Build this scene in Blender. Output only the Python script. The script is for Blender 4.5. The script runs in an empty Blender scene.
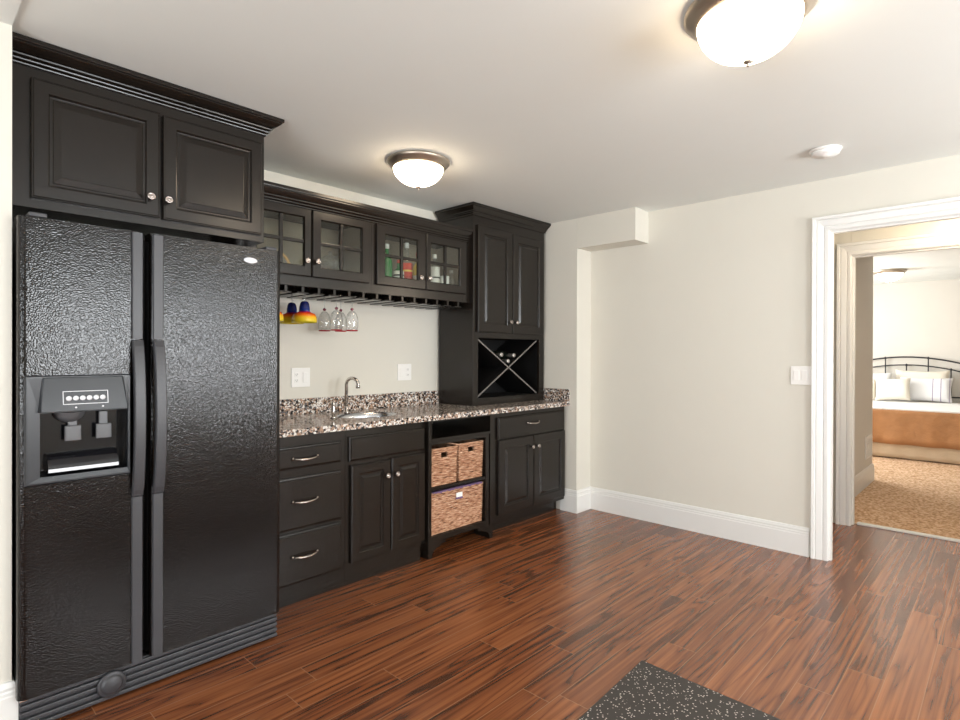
import bpy, bmesh, math, random
from mathutils import Vector, Matrix
random.seed(7)
S = bpy.context.scene
COL = S.collection
PI = math.pi

# ------------------------------------------------------------------ camera
cd = bpy.data.cameras.new('camera'); cam = bpy.data.objects.new('camera', cd); COL.objects.link(cam)
S.camera = cam
cd.sensor_fit = 'HORIZONTAL'; cd.sensor_width = 36.0
cd.lens = 561.89 * 36 / 960
cd.shift_y = -(360 - 356.54) / 960
cd.clip_start = 0.05; cd.clip_end = 60
YAW, PITCH, ROLL = 0.8106, -0.0030, 0.0032
Fv = Vector((math.sin(YAW)*math.cos(PITCH), math.cos(YAW)*math.cos(PITCH), math.sin(PITCH)))
Rv = Vector((math.cos(YAW), -math.sin(YAW), 0)); Uv = Rv.cross(Fv)
c_, s_ = math.cos(ROLL), math.sin(ROLL)
R2 = Rv*c_ + Uv*s_; U2 = Uv*c_ - Rv*s_
M = Matrix((R2, U2, -Fv)).transposed().to_4x4(); M.translation = Vector((-1.2255, -3.3149, 1.2971))
cam.matrix_world = M

# ------------------------------------------------------------------ world, lights, exposure
S.view_settings.view_transform = 'Standard'; S.view_settings.look = 'None'
S.view_settings.gamma = 1; S.view_settings.use_curve_mapping = False
S.view_settings.exposure = -0.20
w = bpy.data.worlds.new('world'); S.world = w; w.use_nodes = True
w.node_tree.nodes['Background'].inputs[0].default_value = (0.75, 0.86, 1.0, 1)
w.node_tree.nodes['Background'].inputs[1].default_value = 1.2

def area(name, loc, rot, sx, sy, power, color):
    l = bpy.data.lights.new(name, 'AREA'); l.shape = 'RECTANGLE'; l.size = sx; l.size_y = sy
    l.energy = power; l.color = color
    o = bpy.data.objects.new(name, l); COL.objects.link(o); o.location = loc; o.rotation_euler = rot
    return o
def point(name, loc, power, color, r=0.08):
    l = bpy.data.lights.new(name, 'POINT'); l.energy = power; l.color = color; l.shadow_soft_size = r
    o = bpy.data.objects.new(name, l); COL.objects.link(o); o.location = loc
    return o
DAY = (0.97, 0.975, 0.985)
UP = math.radians(34)
# area lamps standing for window daylight, tilted upward to brighten the ceiling
area('daylight_front_a', (0.3, -6.10, 1.45), (PI/2+UP, 0, 0), 1.2, 1.3, 165, DAY)
area('daylight_front_b', (2.05, -6.10, 1.45), (PI/2+UP, 0, 0), 1.0, 1.3, 140, DAY)
area('side_fill', (-4.20, -3.4, 1.15), (PI/2+UP, 0, -PI/2), 2.4, 1.7, 235, DAY)  # added unseen source, sends light across to the doorway wall
area('daylight_bedroom', (7.3, 0.16, 1.5), (-PI/2-UP, 0, 0), 2.0, 1.3, 235, (1.0, 0.98, 0.95))
WARM = (1.0, 0.84, 0.66)
point('hall_lamp', (3.40, -3.35, 2.08), 32, WARM, 0.12)

# ------------------------------------------------------------------ materials
def mat(name):
    m = bpy.data.materials.new(name); m.use_nodes = True
    nt = m.node_tree; b = nt.nodes['Principled BSDF']
    return m, nt, b
def N(nt, t, **k):
    n = nt.nodes.new(t)
    for a, v in k.items(): setattr(n, a, v)
    return n
def plain(name, col, rough=0.5, metal=0.0, spec=0.5, bump=None, coat=0, var=0.0):
    m, nt, b = mat(name)
    b.inputs['Base Color'].default_value = (*col, 1); b.inputs['Roughness'].default_value = rough
    b.inputs['Metallic'].default_value = metal; b.inputs['Specular IOR Level'].default_value = spec
    if coat: b.inputs['Coat Weight'].default_value = coat; b.inputs['Coat Roughness'].default_value = 0.1
    tc = N(nt, 'ShaderNodeTexCoord')
    if var:
        nz = N(nt, 'ShaderNodeTexNoise'); nz.inputs['Scale'].default_value = 6
        nt.links.new(tc.outputs['Object'], nz.inputs['Vector'])
        mx = N(nt, 'ShaderNodeMix', data_type='RGBA')
        mx.inputs['A'].default_value = (*[c*(1-var) for c in col], 1); mx.inputs['B'].default_value = (*[min(1, c*(1+var)) for c in col], 1)
        nt.links.new(nz.outputs['Fac'], mx.inputs['Factor']); nt.links.new(mx.outputs['Result'], b.inputs['Base Color'])
    if bump:
        sc, st, dist = bump
        nz = N(nt, 'ShaderNodeTexNoise'); nz.inputs['Scale'].default_value = sc; nz.inputs['Detail'].default_value = 3
        nt.links.new(tc.outputs['Object'], nz.inputs['Vector'])
        bp = N(nt, 'ShaderNodeBump'); bp.inputs['Strength'].default_value = st; bp.inputs['Distance'].default_value = dist
        nt.links.new(nz.outputs['Fac'], bp.inputs['Height']); nt.links.new(bp.outputs['Normal'], b.inputs['Normal'])
    return m
def ramp(nt, stops, interp='LINEAR'):
    r = N(nt, 'ShaderNodeValToRGB'); r.color_ramp.interpolation = interp
    e = r.color_ramp.elements
    while len(e) < len(stops): e.new(0.5)
    for i, (p, c) in enumerate(stops): e[i].position = p; e[i].color = (*c, 1)
    return r

MT = {}
MT['wall'] = plain('wall_paint', (0.690, 0.664, 0.590), 0.75, bump=(180, 0.08, 0.001), var=0.015)
MT['wall_bed'] = plain('bedroom_wall_paint', (0.70, 0.66, 0.60), 0.75, bump=(180, 0.08, 0.001), var=0.015)
MT['ceiling'] = plain('ceiling_paint', (0.775, 0.79, 0.755), 0.9, bump=(120, 0.1, 0.001), var=0.01)
MT['trim'] = plain('white_trim_paint', (0.76, 0.755, 0.73), 0.35)
MT['cabinet'] = plain('dark_espresso_cabinet_paint', (0.0105, 0.0078, 0.0058), 0.25, spec=0.43, bump=(60, 0.03, 0.001), var=0.12)
MT['cabinet_in'] = plain('cabinet_interior', (0.34, 0.28, 0.20), 0.6, var=0.1)
MT['dark_in'] = plain('dark_cabinet_interior', (0.006, 0.0055, 0.0055), 0.5)
MT['lattice'] = plain('grey_brown_edge_wood', (0.17, 0.155, 0.14), 0.45)
MT['nickel'] = plain('brushed_nickel', (0.62, 0.59, 0.56), 0.22, metal=1)
MT['knob'] = plain('antique_pewter', (0.40, 0.355, 0.33), 0.24, metal=1)
MT['bronze'] = plain('brushed_bronze_nickel', (0.50, 0.44, 0.37), 0.40, metal=1)
MT['chrome'] = plain('chrome', (0.8, 0.8, 0.8), 0.12, metal=1)
MT['steel'] = plain('stainless_steel', (0.62, 0.64, 0.68), 0.25, metal=1)
MT['black_plastic'] = plain('black_plastic', (0.020, 0.022, 0.026), 0.30)
MT['grey_plastic'] = plain('charcoal_plastic', (0.045, 0.045, 0.050), 0.40)
MT['grey_paddle'] = plain('grey_paddle_plastic', (0.09, 0.09, 0.095), 0.25)
MT['gloss_black'] = plain('gloss_black_plastic', (0.008, 0.008, 0.010), 0.08)
MT['silver_print'] = plain('silver_print', (0.75, 0.75, 0.78), 0.3)
MT['blue_print'] = plain('blue_print', (0.12, 0.16, 0.38), 0.4)
MT['outlet'] = plain('white_plastic', (0.86, 0.85, 0.82), 0.3)
MT['slot'] = plain('dark_slot', (0.03, 0.03, 0.03), 0.6)
MT['rubber_gasket'] = plain('black_rubber', (0.010, 0.010, 0.011), 0.6)
MT['iron'] = plain('dark_iron', (0.05, 0.05, 0.055), 0.4, metal=0.6)
MT['white_cloth'] = plain('white_cotton', (0.84, 0.83, 0.82), 0.9, bump=(40, 0.3, 0.01))
MT['cream_cloth'] = plain('cream_cotton', (0.82, 0.76, 0.66), 0.9, bump=(40, 0.3, 0.01), var=0.06)
MT['skirt_cloth'] = plain('bed_skirt_linen', (0.62, 0.50, 0.36), 0.9, bump=(25, 0.3, 0.01), var=0.08)
MT['tan_cloth'] = plain('tan_velvet', (0.46, 0.23, 0.10), 0.8, bump=(14, 0.5, 0.02), var=0.25)
MT['matt'] = plain('mattress_ticking', (0.8, 0.78, 0.74), 0.9)
MT['smoke'] = plain('detector_plastic', (0.84, 0.83, 0.81), 0.4)
MT['cork'] = plain('cork', (0.5, 0.38, 0.24), 0.8)
MT['foil'] = plain('bottle_foil', (0.55, 0.52, 0.48), 0.35, metal=0.6)
MT['dark_glass'] = plain('dark_bottle_glass', (0.01, 0.014, 0.01), 0.08)
MT['green_glass'] = plain('green_bottle_glass', (0.02, 0.16, 0.04), 0.08)
MT['red_label'] = plain('red_label', (0.55, 0.04, 0.02), 0.5)
MT['yellow_label'] = plain('yellow_label', (0.75, 0.55, 0.08), 0.5)
MT['white_label'] = plain('white_label', (0.85, 0.85, 0.82), 0.5)
MT['black_print'] = plain('black_print', (0.02, 0.02, 0.02), 0.5)
MT['red_cap'] = plain('red_cap', (0.6, 0.05, 0.03), 0.4)
MT['amber'] = plain('amber_liquor', (0.45, 0.16, 0.02), 0.1)
MT['rattan'] = plain('rattan_handle', (0.75, 0.42, 0.14), 0.5)
MT['lilac'] = plain('lilac_matte', (0.15, 0.09, 0.19), 0.9)

def thin_glass(name, tint=(0.93, 0.96, 0.95), refl=1.5, body=0.0, bodycol=(1, 1, 1)):
    m, nt, b = mat(name); nt.nodes.remove(b)
    out = nt.nodes['Material Output']
    tr = N(nt, 'ShaderNodeBsdfTransparent'); tr.inputs[0].default_value = (*tint, 1)
    gl = N(nt, 'ShaderNodeBsdfGlossy'); gl.inputs['Roughness'].default_value = 0.03
    lw = N(nt, 'ShaderNodeLayerWeight'); lw.inputs['Blend'].default_value = 0.25
    fr = N(nt, 'ShaderNodeMath', operation='MULTIPLY_ADD'); fr.inputs[1].default_value = (refl-1)*0.8; fr.inputs[2].default_value = (refl-1)*0.08
    nt.links.new(lw.outputs['Facing'], fr.inputs[0])
    mx = N(nt, 'ShaderNodeMixShader'); nt.links.new(fr.outputs[0], mx.inputs[0])
    if body:
        df = N(nt, 'ShaderNodeBsdfDiffuse'); df.inputs[0].default_value = (*bodycol, 1)
        m2 = N(nt, 'ShaderNodeMixShader'); m2.inputs[0].default_value = body
        nt.links.new(tr.outputs[0], m2.inputs[1]); nt.links.new(df.outputs[0], m2.inputs[2])
        nt.links.new(m2.outputs[0], mx.inputs[1])
    else: nt.links.new(tr.outputs[0], mx.inputs[1])
    nt.links.new(gl.outputs[0], mx.inputs[2]); nt.links.new(mx.outputs[0], out.inputs[0])
    return m
MT['glass'] = thin_glass('cabinet_glass', (0.9, 0.92, 0.9), 1.3)
MT['window_glass'] = thin_glass('window_glass', (0.95, 0.97, 0.98))
MT['clear_glass'] = thin_glass('clear_glassware', (0.985, 0.99, 0.99), 1.45, 0.07, (0.88, 0.90, 0.90))
MT['red_rim'] = thin_glass('red_glass_rim', (0.8, 0.08, 0.1), 1.5, 0.6, (0.55, 0.02, 0.04))
MT['plum_glass'] = thin_glass('plum_glass', (0.5, 0.18, 0.25), 1.5, 0.6, (0.28, 0.06, 0.10))

# glossy bowls of the ceiling lamps give off light
def lamp_glass(name, col, e):
    m, nt, b = mat(name)
    b.inputs['Base Color'].default_value = (0.9, 0.88, 0.84, 1); b.inputs['Roughness'].default_value = 0.3
    b.inputs['Emission Color'].default_value = (*col, 1); b.inputs['Emission Strength'].default_value = e
    return m
MT['lamp_glass'] = lamp_glass('frosted_lamp_glass', (1.0, 0.80, 0.57), 22.0)
MT['lamp_glass_bed'] = lamp_glass('frosted_lamp_glass_bedroom', (1.0, 0.88, 0.72), 9.0)

# margarita glasses: blue foot of bowl, red, orange, yellow rim (bands by height)
def banded(name):
    m, nt, b = mat(name)
    tc = N(nt, 'ShaderNodeTexCoord'); sp = N(nt, 'ShaderNodeSeparateXYZ')
    nt.links.new(tc.outputs['Generated'], sp.inputs[0])
    r = ramp(nt, [(0.0, (0.80, 0.66, 0.03)), (0.22, (0.85, 0.55, 0.02)), (0.34, (0.80, 0.16, 0.01)), (0.46, (0.55, 0.01, 0.01)), (0.54, (0.01, 0.03, 0.22)), (0.85, (0.01, 0.015, 0.10))])
    nt.links.new(sp.outputs['Z'], r.inputs[0]); nt.links.new(r.outputs[0], b.inputs['Base Color'])
    b.inputs['Roughness'].default_value = 0.06; b.inputs['Transmission Weight'].default_value = 0.15
    return m
MT['banded'] = banded('sunset_banded_glass')

# fridge: pebbled black enamel
m, nt, b = mat('pebbled_black_enamel'); MT['fridge'] = m
b.inputs['Base Color'].default_value = (0.0045, 0.0032, 0.0028, 1); b.inputs['Roughness'].default_value = 0.13; b.inputs['Specular IOR Level'].default_value = 0.38
tc = N(nt, 'ShaderNodeTexCoord'); nz = N(nt, 'ShaderNodeTexNoise'); nz.inputs['Scale'].default_value = 215; nz.inputs['Detail'].default_value = 0
nt.links.new(tc.outputs['Object'], nz.inputs['Vector'])
bp = N(nt, 'ShaderNodeBump'); bp.inputs['Strength'].default_value = 0.85; bp.inputs['Distance'].default_value = 0.0008
nt.links.new(nz.outputs['Fac'], bp.inputs['Height']); nt.links.new(bp.outputs['Normal'], b.inputs['Normal'])

# granite
m, nt, b = mat('speckled_granite'); MT['granite'] = m
tc = N(nt, 'ShaderNodeTexCoord')
v1 = N(nt, 'ShaderNodeTexVoronoi'); v1.inputs['Scale'].default_value = 112
nz = N(nt, 'ShaderNodeTexNoise'); nz.inputs['Scale'].default_value = 60; nz.inputs['Detail'].default_value = 2
mxv = N(nt, 'ShaderNodeMix', data_type='RGBA', blend_type='LINEAR_LIGHT'); mxv.inputs['Factor'].default_value = 0.012
nt.links.new(tc.outputs['Object'], nz.inputs['Vector'])
nt.links.new(tc.outputs['Object'], mxv.inputs['A']); nt.links.new(nz.outputs['Color'], mxv.inputs['B'])
nt.links.new(mxv.outputs['Result'], v1.inputs['Vector'])
sp = N(nt, 'ShaderNodeSeparateColor'); nt.links.new(v1.outputs['Color'], sp.inputs[0])
r = ramp(nt, [(0.0, (0.010, 0.010, 0.012)), (0.24, (0.09, 0.085, 0.09)), (0.36, (0.26, 0.17, 0.12)), (0.52, (0.40, 0.26, 0.18)), (0.66, (0.50, 0.43, 0.37)), (0.80, (0.76, 0.73, 0.69))], 'CONSTANT')
nt.links.new(sp.outputs[0], r.inputs[0]); nt.links.new(r.outputs[0], b.inputs['Base Color'])
b.inputs['Roughness'].default_value = 0.12

# wood planks running along x
PLANK_W, PLANK_L = 0.126, 1.22
m, nt, b = mat('walnut_laminate_planks'); MT['floor'] = m
tc = N(nt, 'ShaderNodeTexCoord')
def mth(op, a, b_=None, c=None):
    n_ = N(nt, 'ShaderNodeMath', operation=op)
    for k_, v_ in enumerate((a, b_, c)):
        if v_ is None: continue
        if isinstance(v_, (int, float)): n_.inputs[k_].default_value = v_
        else: nt.links.new(v_, n_.inputs[k_])
    return n_.outputs[0]
xyz = N(nt, 'ShaderNodeSeparateXYZ'); nt.links.new(tc.outputs['Object'], xyz.inputs[0])
rowf = mth('DIVIDE', mth('ADD', xyz.outputs['Y'], 0.047+20*PLANK_W), PLANK_W)
row = mth('FLOOR', rowf); rfr = mth('FRACT', rowf)
wn = N(nt, 'ShaderNodeTexWhiteNoise', noise_dimensions='1D'); nt.links.new(row, wn.inputs['W'])
colf = mth('ADD', mth('DIVIDE', mth('ADD', xyz.outputs['X'], 30.0), PLANK_L), mth('MULTIPLY', wn.outputs['Value'], 5.0))
colm = mth('FLOOR', colf); cfr = mth('FRACT', colf)
cmb = N(nt, 'ShaderNodeCombineXYZ'); nt.links.new(row, cmb.inputs[0]); nt.links.new(colm, cmb.inputs[1])
wn2 = N(nt, 'ShaderNodeTexWhiteNoise', noise_dimensions='3D'); nt.links.new(cmb.outputs[0], wn2.inputs['Vector'])
# distance to the nearest long and short joint in metres
dl_ = mth('MULTIPLY', mth('MINIMUM', rfr, mth('SUBTRACT', 1.0, rfr)), PLANK_W)
ds_ = mth('MULTIPLY', mth('MINIMUM', cfr, mth('SUBTRACT', 1.0, cfr)), PLANK_L)
seam = mth('SUBTRACT', 1.0, mth('MINIMUM', mth('DIVIDE', mth('MINIMUM', dl_, ds_), 0.0022), 1.0))
off = N(nt, 'ShaderNodeVectorMath', operation='MULTIPLY_ADD'); off.inputs[1].default_value = (17.3, 9.1, 5.0)
nt.links.new(wn2.outputs['Color'], off.inputs[0]); nt.links.new(tc.outputs['Object'], off.inputs[2])
g1m = N(nt, 'ShaderNodeMapping'); g1m.inputs['Scale'].default_value = (0.34, 4.2, 1)
nt.links.new(off.outputs[0], g1m.inputs[0])
g1 = N(nt, 'ShaderNodeTexNoise'); g1.inputs['Scale'].default_value = 2.0; g1.inputs['Detail'].default_value = 2.5; g1.inputs['Distortion'].default_value = 0.5
nt.links.new(g1m.outputs[0], g1.inputs['Vector'])
# cathedral figure: bands of a low noise
fm = N(nt, 'ShaderNodeMath', operation='MULTIPLY'); fm.inputs[1].default_value = 24
fs0 = N(nt, 'ShaderNodeMath', operation='SINE'); fs1 = N(nt, 'ShaderNodeMath', operation='ABSOLUTE'); fs = N(nt, 'ShaderNodeMath', operation='POWER'); fs.inputs[1].default_value = 0.6; nt.links.new(fs0.outputs[0], fs1.inputs[0]); nt.links.new(fs1.outputs[0], fs.inputs[0])
nt.links.new(g1.outputs['Fac'], fm.inputs[0]); nt.links.new(fm.outputs[0], fs0.inputs[0])
fn = N(nt, 'ShaderNodeMapRange'); fn.inputs['From Min'].default_value = 0; fn.inputs['From Max'].default_value = 1
nt.links.new(fs.outputs[0], fn.inputs['Value'])
g2m = N(nt, 'ShaderNodeMapping'); g2m.inputs['Scale'].default_value = (0.35, 26.0, 1)
nt.links.new(off.outputs[0], g2m.inputs[0])
g2 = N(nt, 'ShaderNodeTexNoise'); g2.inputs['Scale'].default_value = 2.0; g2.inputs['Detail'].default_value = 6; g2.inputs['Roughness'].default_value = 0.62
nt.links.new(g2m.outputs[0], g2.inputs['Vector'])
a1 = N(nt, 'ShaderNodeMath', operation='MULTIPLY_ADD'); a1.inputs[1].default_value = 0.17
nt.links.new(fn.outputs[0], a1.inputs[0])
a2 = N(nt, 'ShaderNodeMath', operation='MULTIPLY'); a2.inputs[1].default_value = 0.62
nt.links.new(g2.outputs['Fac'], a2.inputs[0]); nt.links.new(a2.outputs[0], a1.inputs[2])
a3 = N(nt, 'ShaderNodeMath', operation='MULTIPLY_ADD'); a3.inputs[1].default_value = 0.10
nt.links.new(wn2.outputs['Value'], a3.inputs[0]); nt.links.new(a1.outputs[0], a3.inputs[2])
r = ramp(nt, [(0.24, (0.035, 0.012, 0.006)), (0.36, (0.095, 0.029, 0.011)), (0.48, (0.195, 0.062, 0.021)), (0.68, (0.34, 0.122, 0.042))])
nt.links.new(a3.outputs[0], r.inputs[0])
mm = N(nt, 'ShaderNodeMix', data_type='RGBA'); mm.inputs['B'].default_value = (0.33, 0.17, 0.085, 1)  # pale joint colour imitates highlights on the plank bevels
nt.links.new(seam, mm.inputs['Factor']); nt.links.new(r.outputs[0], mm.inputs['A'])
nt.links.new(mm.outputs['Result'], b.inputs['Base Color'])
b.inputs['Roughness'].default_value = 0.27; b.inputs['Specular IOR Level'].default_value = 0.95
inv = N(nt, 'ShaderNodeMath', operation='MULTIPLY_ADD'); inv.inputs[1].default_value = -1.0
nt.links.new(seam, inv.inputs[0]); 
g2s = N(nt, 'ShaderNodeMath', operation='MULTIPLY'); g2s.inputs[1].default_value = 0.35
nt.links.new(g2.outputs['Fac'], g2s.inputs[0]); nt.links.new(g2s.outputs[0], inv.inputs[2])
bp = N(nt, 'ShaderNodeBump'); bp.inputs['Strength'].default_value = 0.12; bp.inputs['Distance'].default_value = 0.001
nt.links.new(inv.outputs[0], bp.inputs['Height']); nt.links.new(bp.outputs['Normal'], b.inputs['Normal'])

# carpet
m, nt, b = mat('tan_carpet'); MT['carpet'] = m
tc = N(nt, 'ShaderNodeTexCoord'); nz = N(nt, 'ShaderNodeTexNoise'); nz.inputs['Scale'].default_value = 45; nz.inputs['Detail'].default_value = 5
nt.links.new(tc.outputs['Object'], nz.inputs['Vector'])
r = ramp(nt, [(0.33, (0.40, 0.21, 0.10)), (0.50, (0.66, 0.42, 0.25)), (0.66, (0.82, 0.62, 0.45))])
nt.links.new(nz.outputs['Fac'], r.inputs[0]); nt.links.new(r.outputs[0], b.inputs['Base Color']); b.inputs['Roughness'].default_value = 0.95
bp = N(nt, 'ShaderNodeBump'); bp.inputs['Strength'].default_value = 0.8; bp.inputs['Distance'].default_value = 0.01
nt.links.new(nz.outputs['Fac'], bp.inputs['Height']); nt.links.new(bp.outputs['Normal'], b.inputs['Normal'])

# rubber mat with pale flecks
m, nt, b = mat('flecked_rubber'); MT['mat'] = m
tc = N(nt, 'ShaderNodeTexCoord'); v1 = N(nt, 'ShaderNodeTexVoronoi'); v1.inputs['Scale'].default_value = 115
nt.links.new(tc.outputs['Object'], v1.inputs['Vector'])
sp = N(nt, 'ShaderNodeSeparateColor'); nt.links.new(v1.outputs['Color'], sp.inputs[0])
g = N(nt, 'ShaderNodeMath', operation='GREATER_THAN'); g.inputs[1].default_value = 0.68; nt.links.new(sp.outputs[0], g.inputs[0])
l = N(nt, 'ShaderNodeMath', operation='LESS_THAN'); l.inputs[1].default_value = 0.34; nt.links.new(v1.outputs['Distance'], l.inputs[0])
pm = N(nt, 'ShaderNodeMath', operation='MULTIPLY'); nt.links.new(g.outputs[0], pm.inputs[0]); nt.links.new(l.outputs[0], pm.inputs[1])
mx = N(nt, 'ShaderNodeMix', data_type='RGBA'); mx.inputs['A'].default_value = (0.042, 0.036, 0.032, 1); mx.inputs['B'].default_value = (0.55, 0.50, 0.44, 1)
nt.links.new(pm.outputs[0], mx.inputs['Factor']); nt.links.new(mx.outputs['Result'], b.inputs['Base Color']); b.inputs['Roughness'].default_value = 0.8

# woven seagrass
m, nt, b = mat('woven_seagrass'); MT['basket'] = m
tc = N(nt, 'ShaderNodeTexCoord'); mp = N(nt, 'ShaderNodeMapping'); mp.inputs['Scale'].default_value = (26, 26, 150)
nt.links.new(tc.outputs['Object'], mp.inputs[0])
nz = N(nt, 'ShaderNodeTexNoise'); nz.inputs['Scale'].default_value = 1.0; nz.inputs['Detail'].default_value = 3
nt.links.new(mp.outputs[0], nz.inputs['Vector'])
r = ramp(nt, [(0.30, (0.10, 0.035, 0.015)), (0.45, (0.40, 0.19, 0.10)), (0.60, (0.60, 0.37, 0.24)), (0.75, (0.78, 0.58, 0.42))])
nt.links.new(nz.outputs['Fac'], r.inputs[0]); nt.links.new(r.outputs[0], b.inputs['Base Color']); b.inputs['Roughness'].default_value = 0.7
bp = N(nt, 'ShaderNodeBump'); bp.inputs['Strength'].default_value = 0.6; bp.inputs['Distance'].default_value = 0.004
nt.links.new(nz.outputs['Fac'], bp.inputs['Height']); nt.links.new(bp.outputs['Normal'], b.inputs['Normal'])

# striped pillow cloth
m, nt, b = mat('striped_cotton'); MT['striped'] = m
tc = N(nt, 'ShaderNodeTexCoord'); sp = N(nt, 'ShaderNodeSeparateXYZ'); nt.links.new(tc.outputs['Generated'], sp.inputs[0])
r = ramp(nt, [(0.0, (0.84, 0.83, 0.84)), (0.05, (0.42, 0.36, 0.48)), (0.065, (0.84, 0.83, 0.84)), (0.19, (0.84, 0.83, 0.84)), (0.20, (0.42, 0.36, 0.48)), (0.22, (0.84, 0.83, 0.84)), (0.34, (0.84, 0.83, 0.84)), (0.35, (0.42, 0.36, 0.48)), (0.37, (0.84, 0.83, 0.84))], 'CONSTANT')
nt.links.new(sp.outputs['Y'], r.inputs[0]); nt.links.new(r.outputs[0], b.inputs['Base Color']); b.inputs['Roughness'].default_value = 0.9

# ------------------------------------------------------------------ mesh helpers
class MB:
    """collects shapes in world coordinates; build() links them as one mesh object"""
    def __init__(s): s.v = []; s.f = []; s.sm = []
    def add(s, verts, faces, smooth=False):
        o = len(s.v); s.v += [tuple(p) for p in verts]
        s.f += [tuple(i+o for i in f) for f in faces]; s.sm += [smooth]*len(faces); return s
    def box(s, x0, x1, y0, y1, z0, z1, b=0.0):
        if x0 > x1: x0, x1 = x1, x0
        if y0 > y1: y0, y1 = y1, y0
        if z0 > z1: z0, z1 = z1, z0
        if b <= 0:
            v = [(x, y, z) for x in (x0, x1) for y in (y0, y1) for z in (z0, z1)]
            return s.add(v, [(0,1,3,2),(4,6,7,5),(0,4,5,1),(2,3,7,6),(0,2,6,4),(1,5,7,3)])
        b = min(b, (x1-x0)/2.01, (y1-y0)/2.01, (z1-z0)/2.01)
        bm = bmesh.new(); bmesh.ops.create_cube(bm, size=1)
        for q in bm.verts: q.co = Vector(((x0+x1)/2+q.co.x*(x1-x0), (y0+y1)/2+q.co.y*(y1-y0), (z0+z1)/2+q.co.z*(z1-z0)))
        bmesh.ops.bevel(bm, geom=list(bm.edges), offset=b, segments=2, affect='EDGES', profile=0.6)
        s.addbm(bm); bm.free(); return s
    def addbm(s, bm, smooth=False):
        bm.verts.ensure_lookup_table(); bm.verts.index_update()
        return s.add([v.co.copy() for v in bm.verts], [[v.index for v in f.verts] for f in bm.faces], smooth)
    def lathe(s, prof, c=(0,0,0), axis='z', n=40, smooth=True, cap=True, sx=1, sy=1):
        vs, fs = [], []
        for (r, h) in prof:
            for k in range(n):
                a = 2*PI*k/n; p = (r*math.cos(a)*sx, r*math.sin(a)*sy, h)
                if axis == 'y': p = (p[0], p[2], p[1])
                if axis == 'x': p = (p[2], p[0], p[1])
                vs.append((p[0]+c[0], p[1]+c[1], p[2]+c[2]))
        for i in range(len(prof)-1):
            for k in range(n):
                k2 = (k+1) % n; fs.append((i*n+k, i*n+k2, (i+1)*n+k2, (i+1)*n+k))
        if cap:
            if prof[0][0] > 1e-5: fs.append(tuple(range(n-1, -1, -1)))
            if prof[-1][0] > 1e-5: fs.append(tuple((len(prof)-1)*n+k for k in range(n)))
        return s.add(vs, fs, smooth)
    def tube(s, pts, r, n=10, smooth=True, caps=True):
        pts = [Vector(p) for p in pts]; R = r if isinstance(r, (list, tuple)) else [r]*len(pts)
        vs, fs = [], []; up = None
        for i, p in enumerate(pts):
            t = (pts[min(i+1, len(pts)-1)] - pts[max(i-1, 0)]).normalized()
            if up is None:
                up = Vector((0,0,1)) if abs(t.z) < 0.9 else Vector((1,0,0))
            a = (up - t*up.dot(t)).normalized(); up = a; bb = t.cross(a)
            for k in range(n):
                q = 2*PI*k/n; vs.append(p + (a*math.cos(q) + bb*math.sin(q))*R[i])
        for i in range(len(pts)-1):
            for k in range(n):
                k2 = (k+1) % n; fs.append((i*n+k, i*n+k2, (i+1)*n+k2, (i+1)*n+k))
        if caps: fs += [tuple(range(n-1, -1, -1)), tuple((len(pts)-1)*n+k for k in range(n))]
        return s.add(vs, fs, smooth)
    def sweep(s, path, prof, place, closed=False):
        """path: 2D points; prof: (offset to the left of the path, height); place(a,b,h)->3D; mitred"""
        P = [Vector(p) for p in path]; n = len(P); vs, fs = [], []
        for i in range(n):
            d0 = (P[i]-P[i-1]).normalized() if (i > 0 or closed) else None
            d1 = (P[(i+1) % n]-P[i]).normalized() if (i < n-1 or closed) else None
            if d0 is None: d0 = d1
            if d1 is None: d1 = d0
            n0 = Vector((-d0.y, d0.x)); n1 = Vector((-d1.y, d1.x)); m_ = (n0+n1).normalized(); m_ = m_/max(0.2, m_.dot(n0))
            for (o, h) in prof:
                q = P[i]+m_*o; vs.append(place(q.x, q.y, h))
        k = len(prof)
        for i in range(n if closed else n-1):
            j = (i+1) % n
            for a in range(k):
                b_ = (a+1) % k; fs.append((i*k+a, i*k+b_, j*k+b_, j*k+a))
        if not closed: fs += [tuple(range(k-1, -1, -1)), tuple((n-1)*k+a for a in range(k))]
        return s.add(vs, fs)
    def rings(s, x0, x1, z0, z1, prof, yb, cap=True, back=True):
        """nested rectangles facing -y: prof of (inset, y offset towards the viewer from yb)"""
        vs, fs = [], []
        for (i, t) in prof:
            vs += [(x0+i, yb-t, z0+i), (x1-i, yb-t, z0+i), (x1-i, yb-t, z1-i), (x0+i, yb-t, z1-i)]
        for a in range(len(prof)-1):
            for k in range(4):
                k2 = (k+1) % 4; fs.append((a*4+k, a*4+k2, (a+1)*4+k2, (a+1)*4+k))
        if back: fs.append((3, 2, 1, 0))
        if cap: n = (len(prof)-1)*4; fs.append((n, n+1, n+2, n+3))
        return s.add(vs, fs)
BASES = {}
def build(self, name, material, parent=None, base=None):
    b = BASES[parent.name] if parent is not None else (base or (0,0,0))
    me = bpy.data.meshes.new(name); b = Vector(b)
    me.from_pydata([Vector(p)-b for p in self.v], [], self.f)
    bm = bmesh.new(); bm.from_mesh(me); bmesh.ops.recalc_face_normals(bm, faces=bm.faces); bm.to_mesh(me); bm.free()
    me.polygons.foreach_set('use_smooth', self.sm)
    me.materials.append(MT[material]); me.update()
    o = bpy.data.objects.new(name, me); COL.objects.link(o); BASES[o.name] = b
    if parent is not None: o.parent = parent
    else: o.location = b
    return o
MB.build = build
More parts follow.
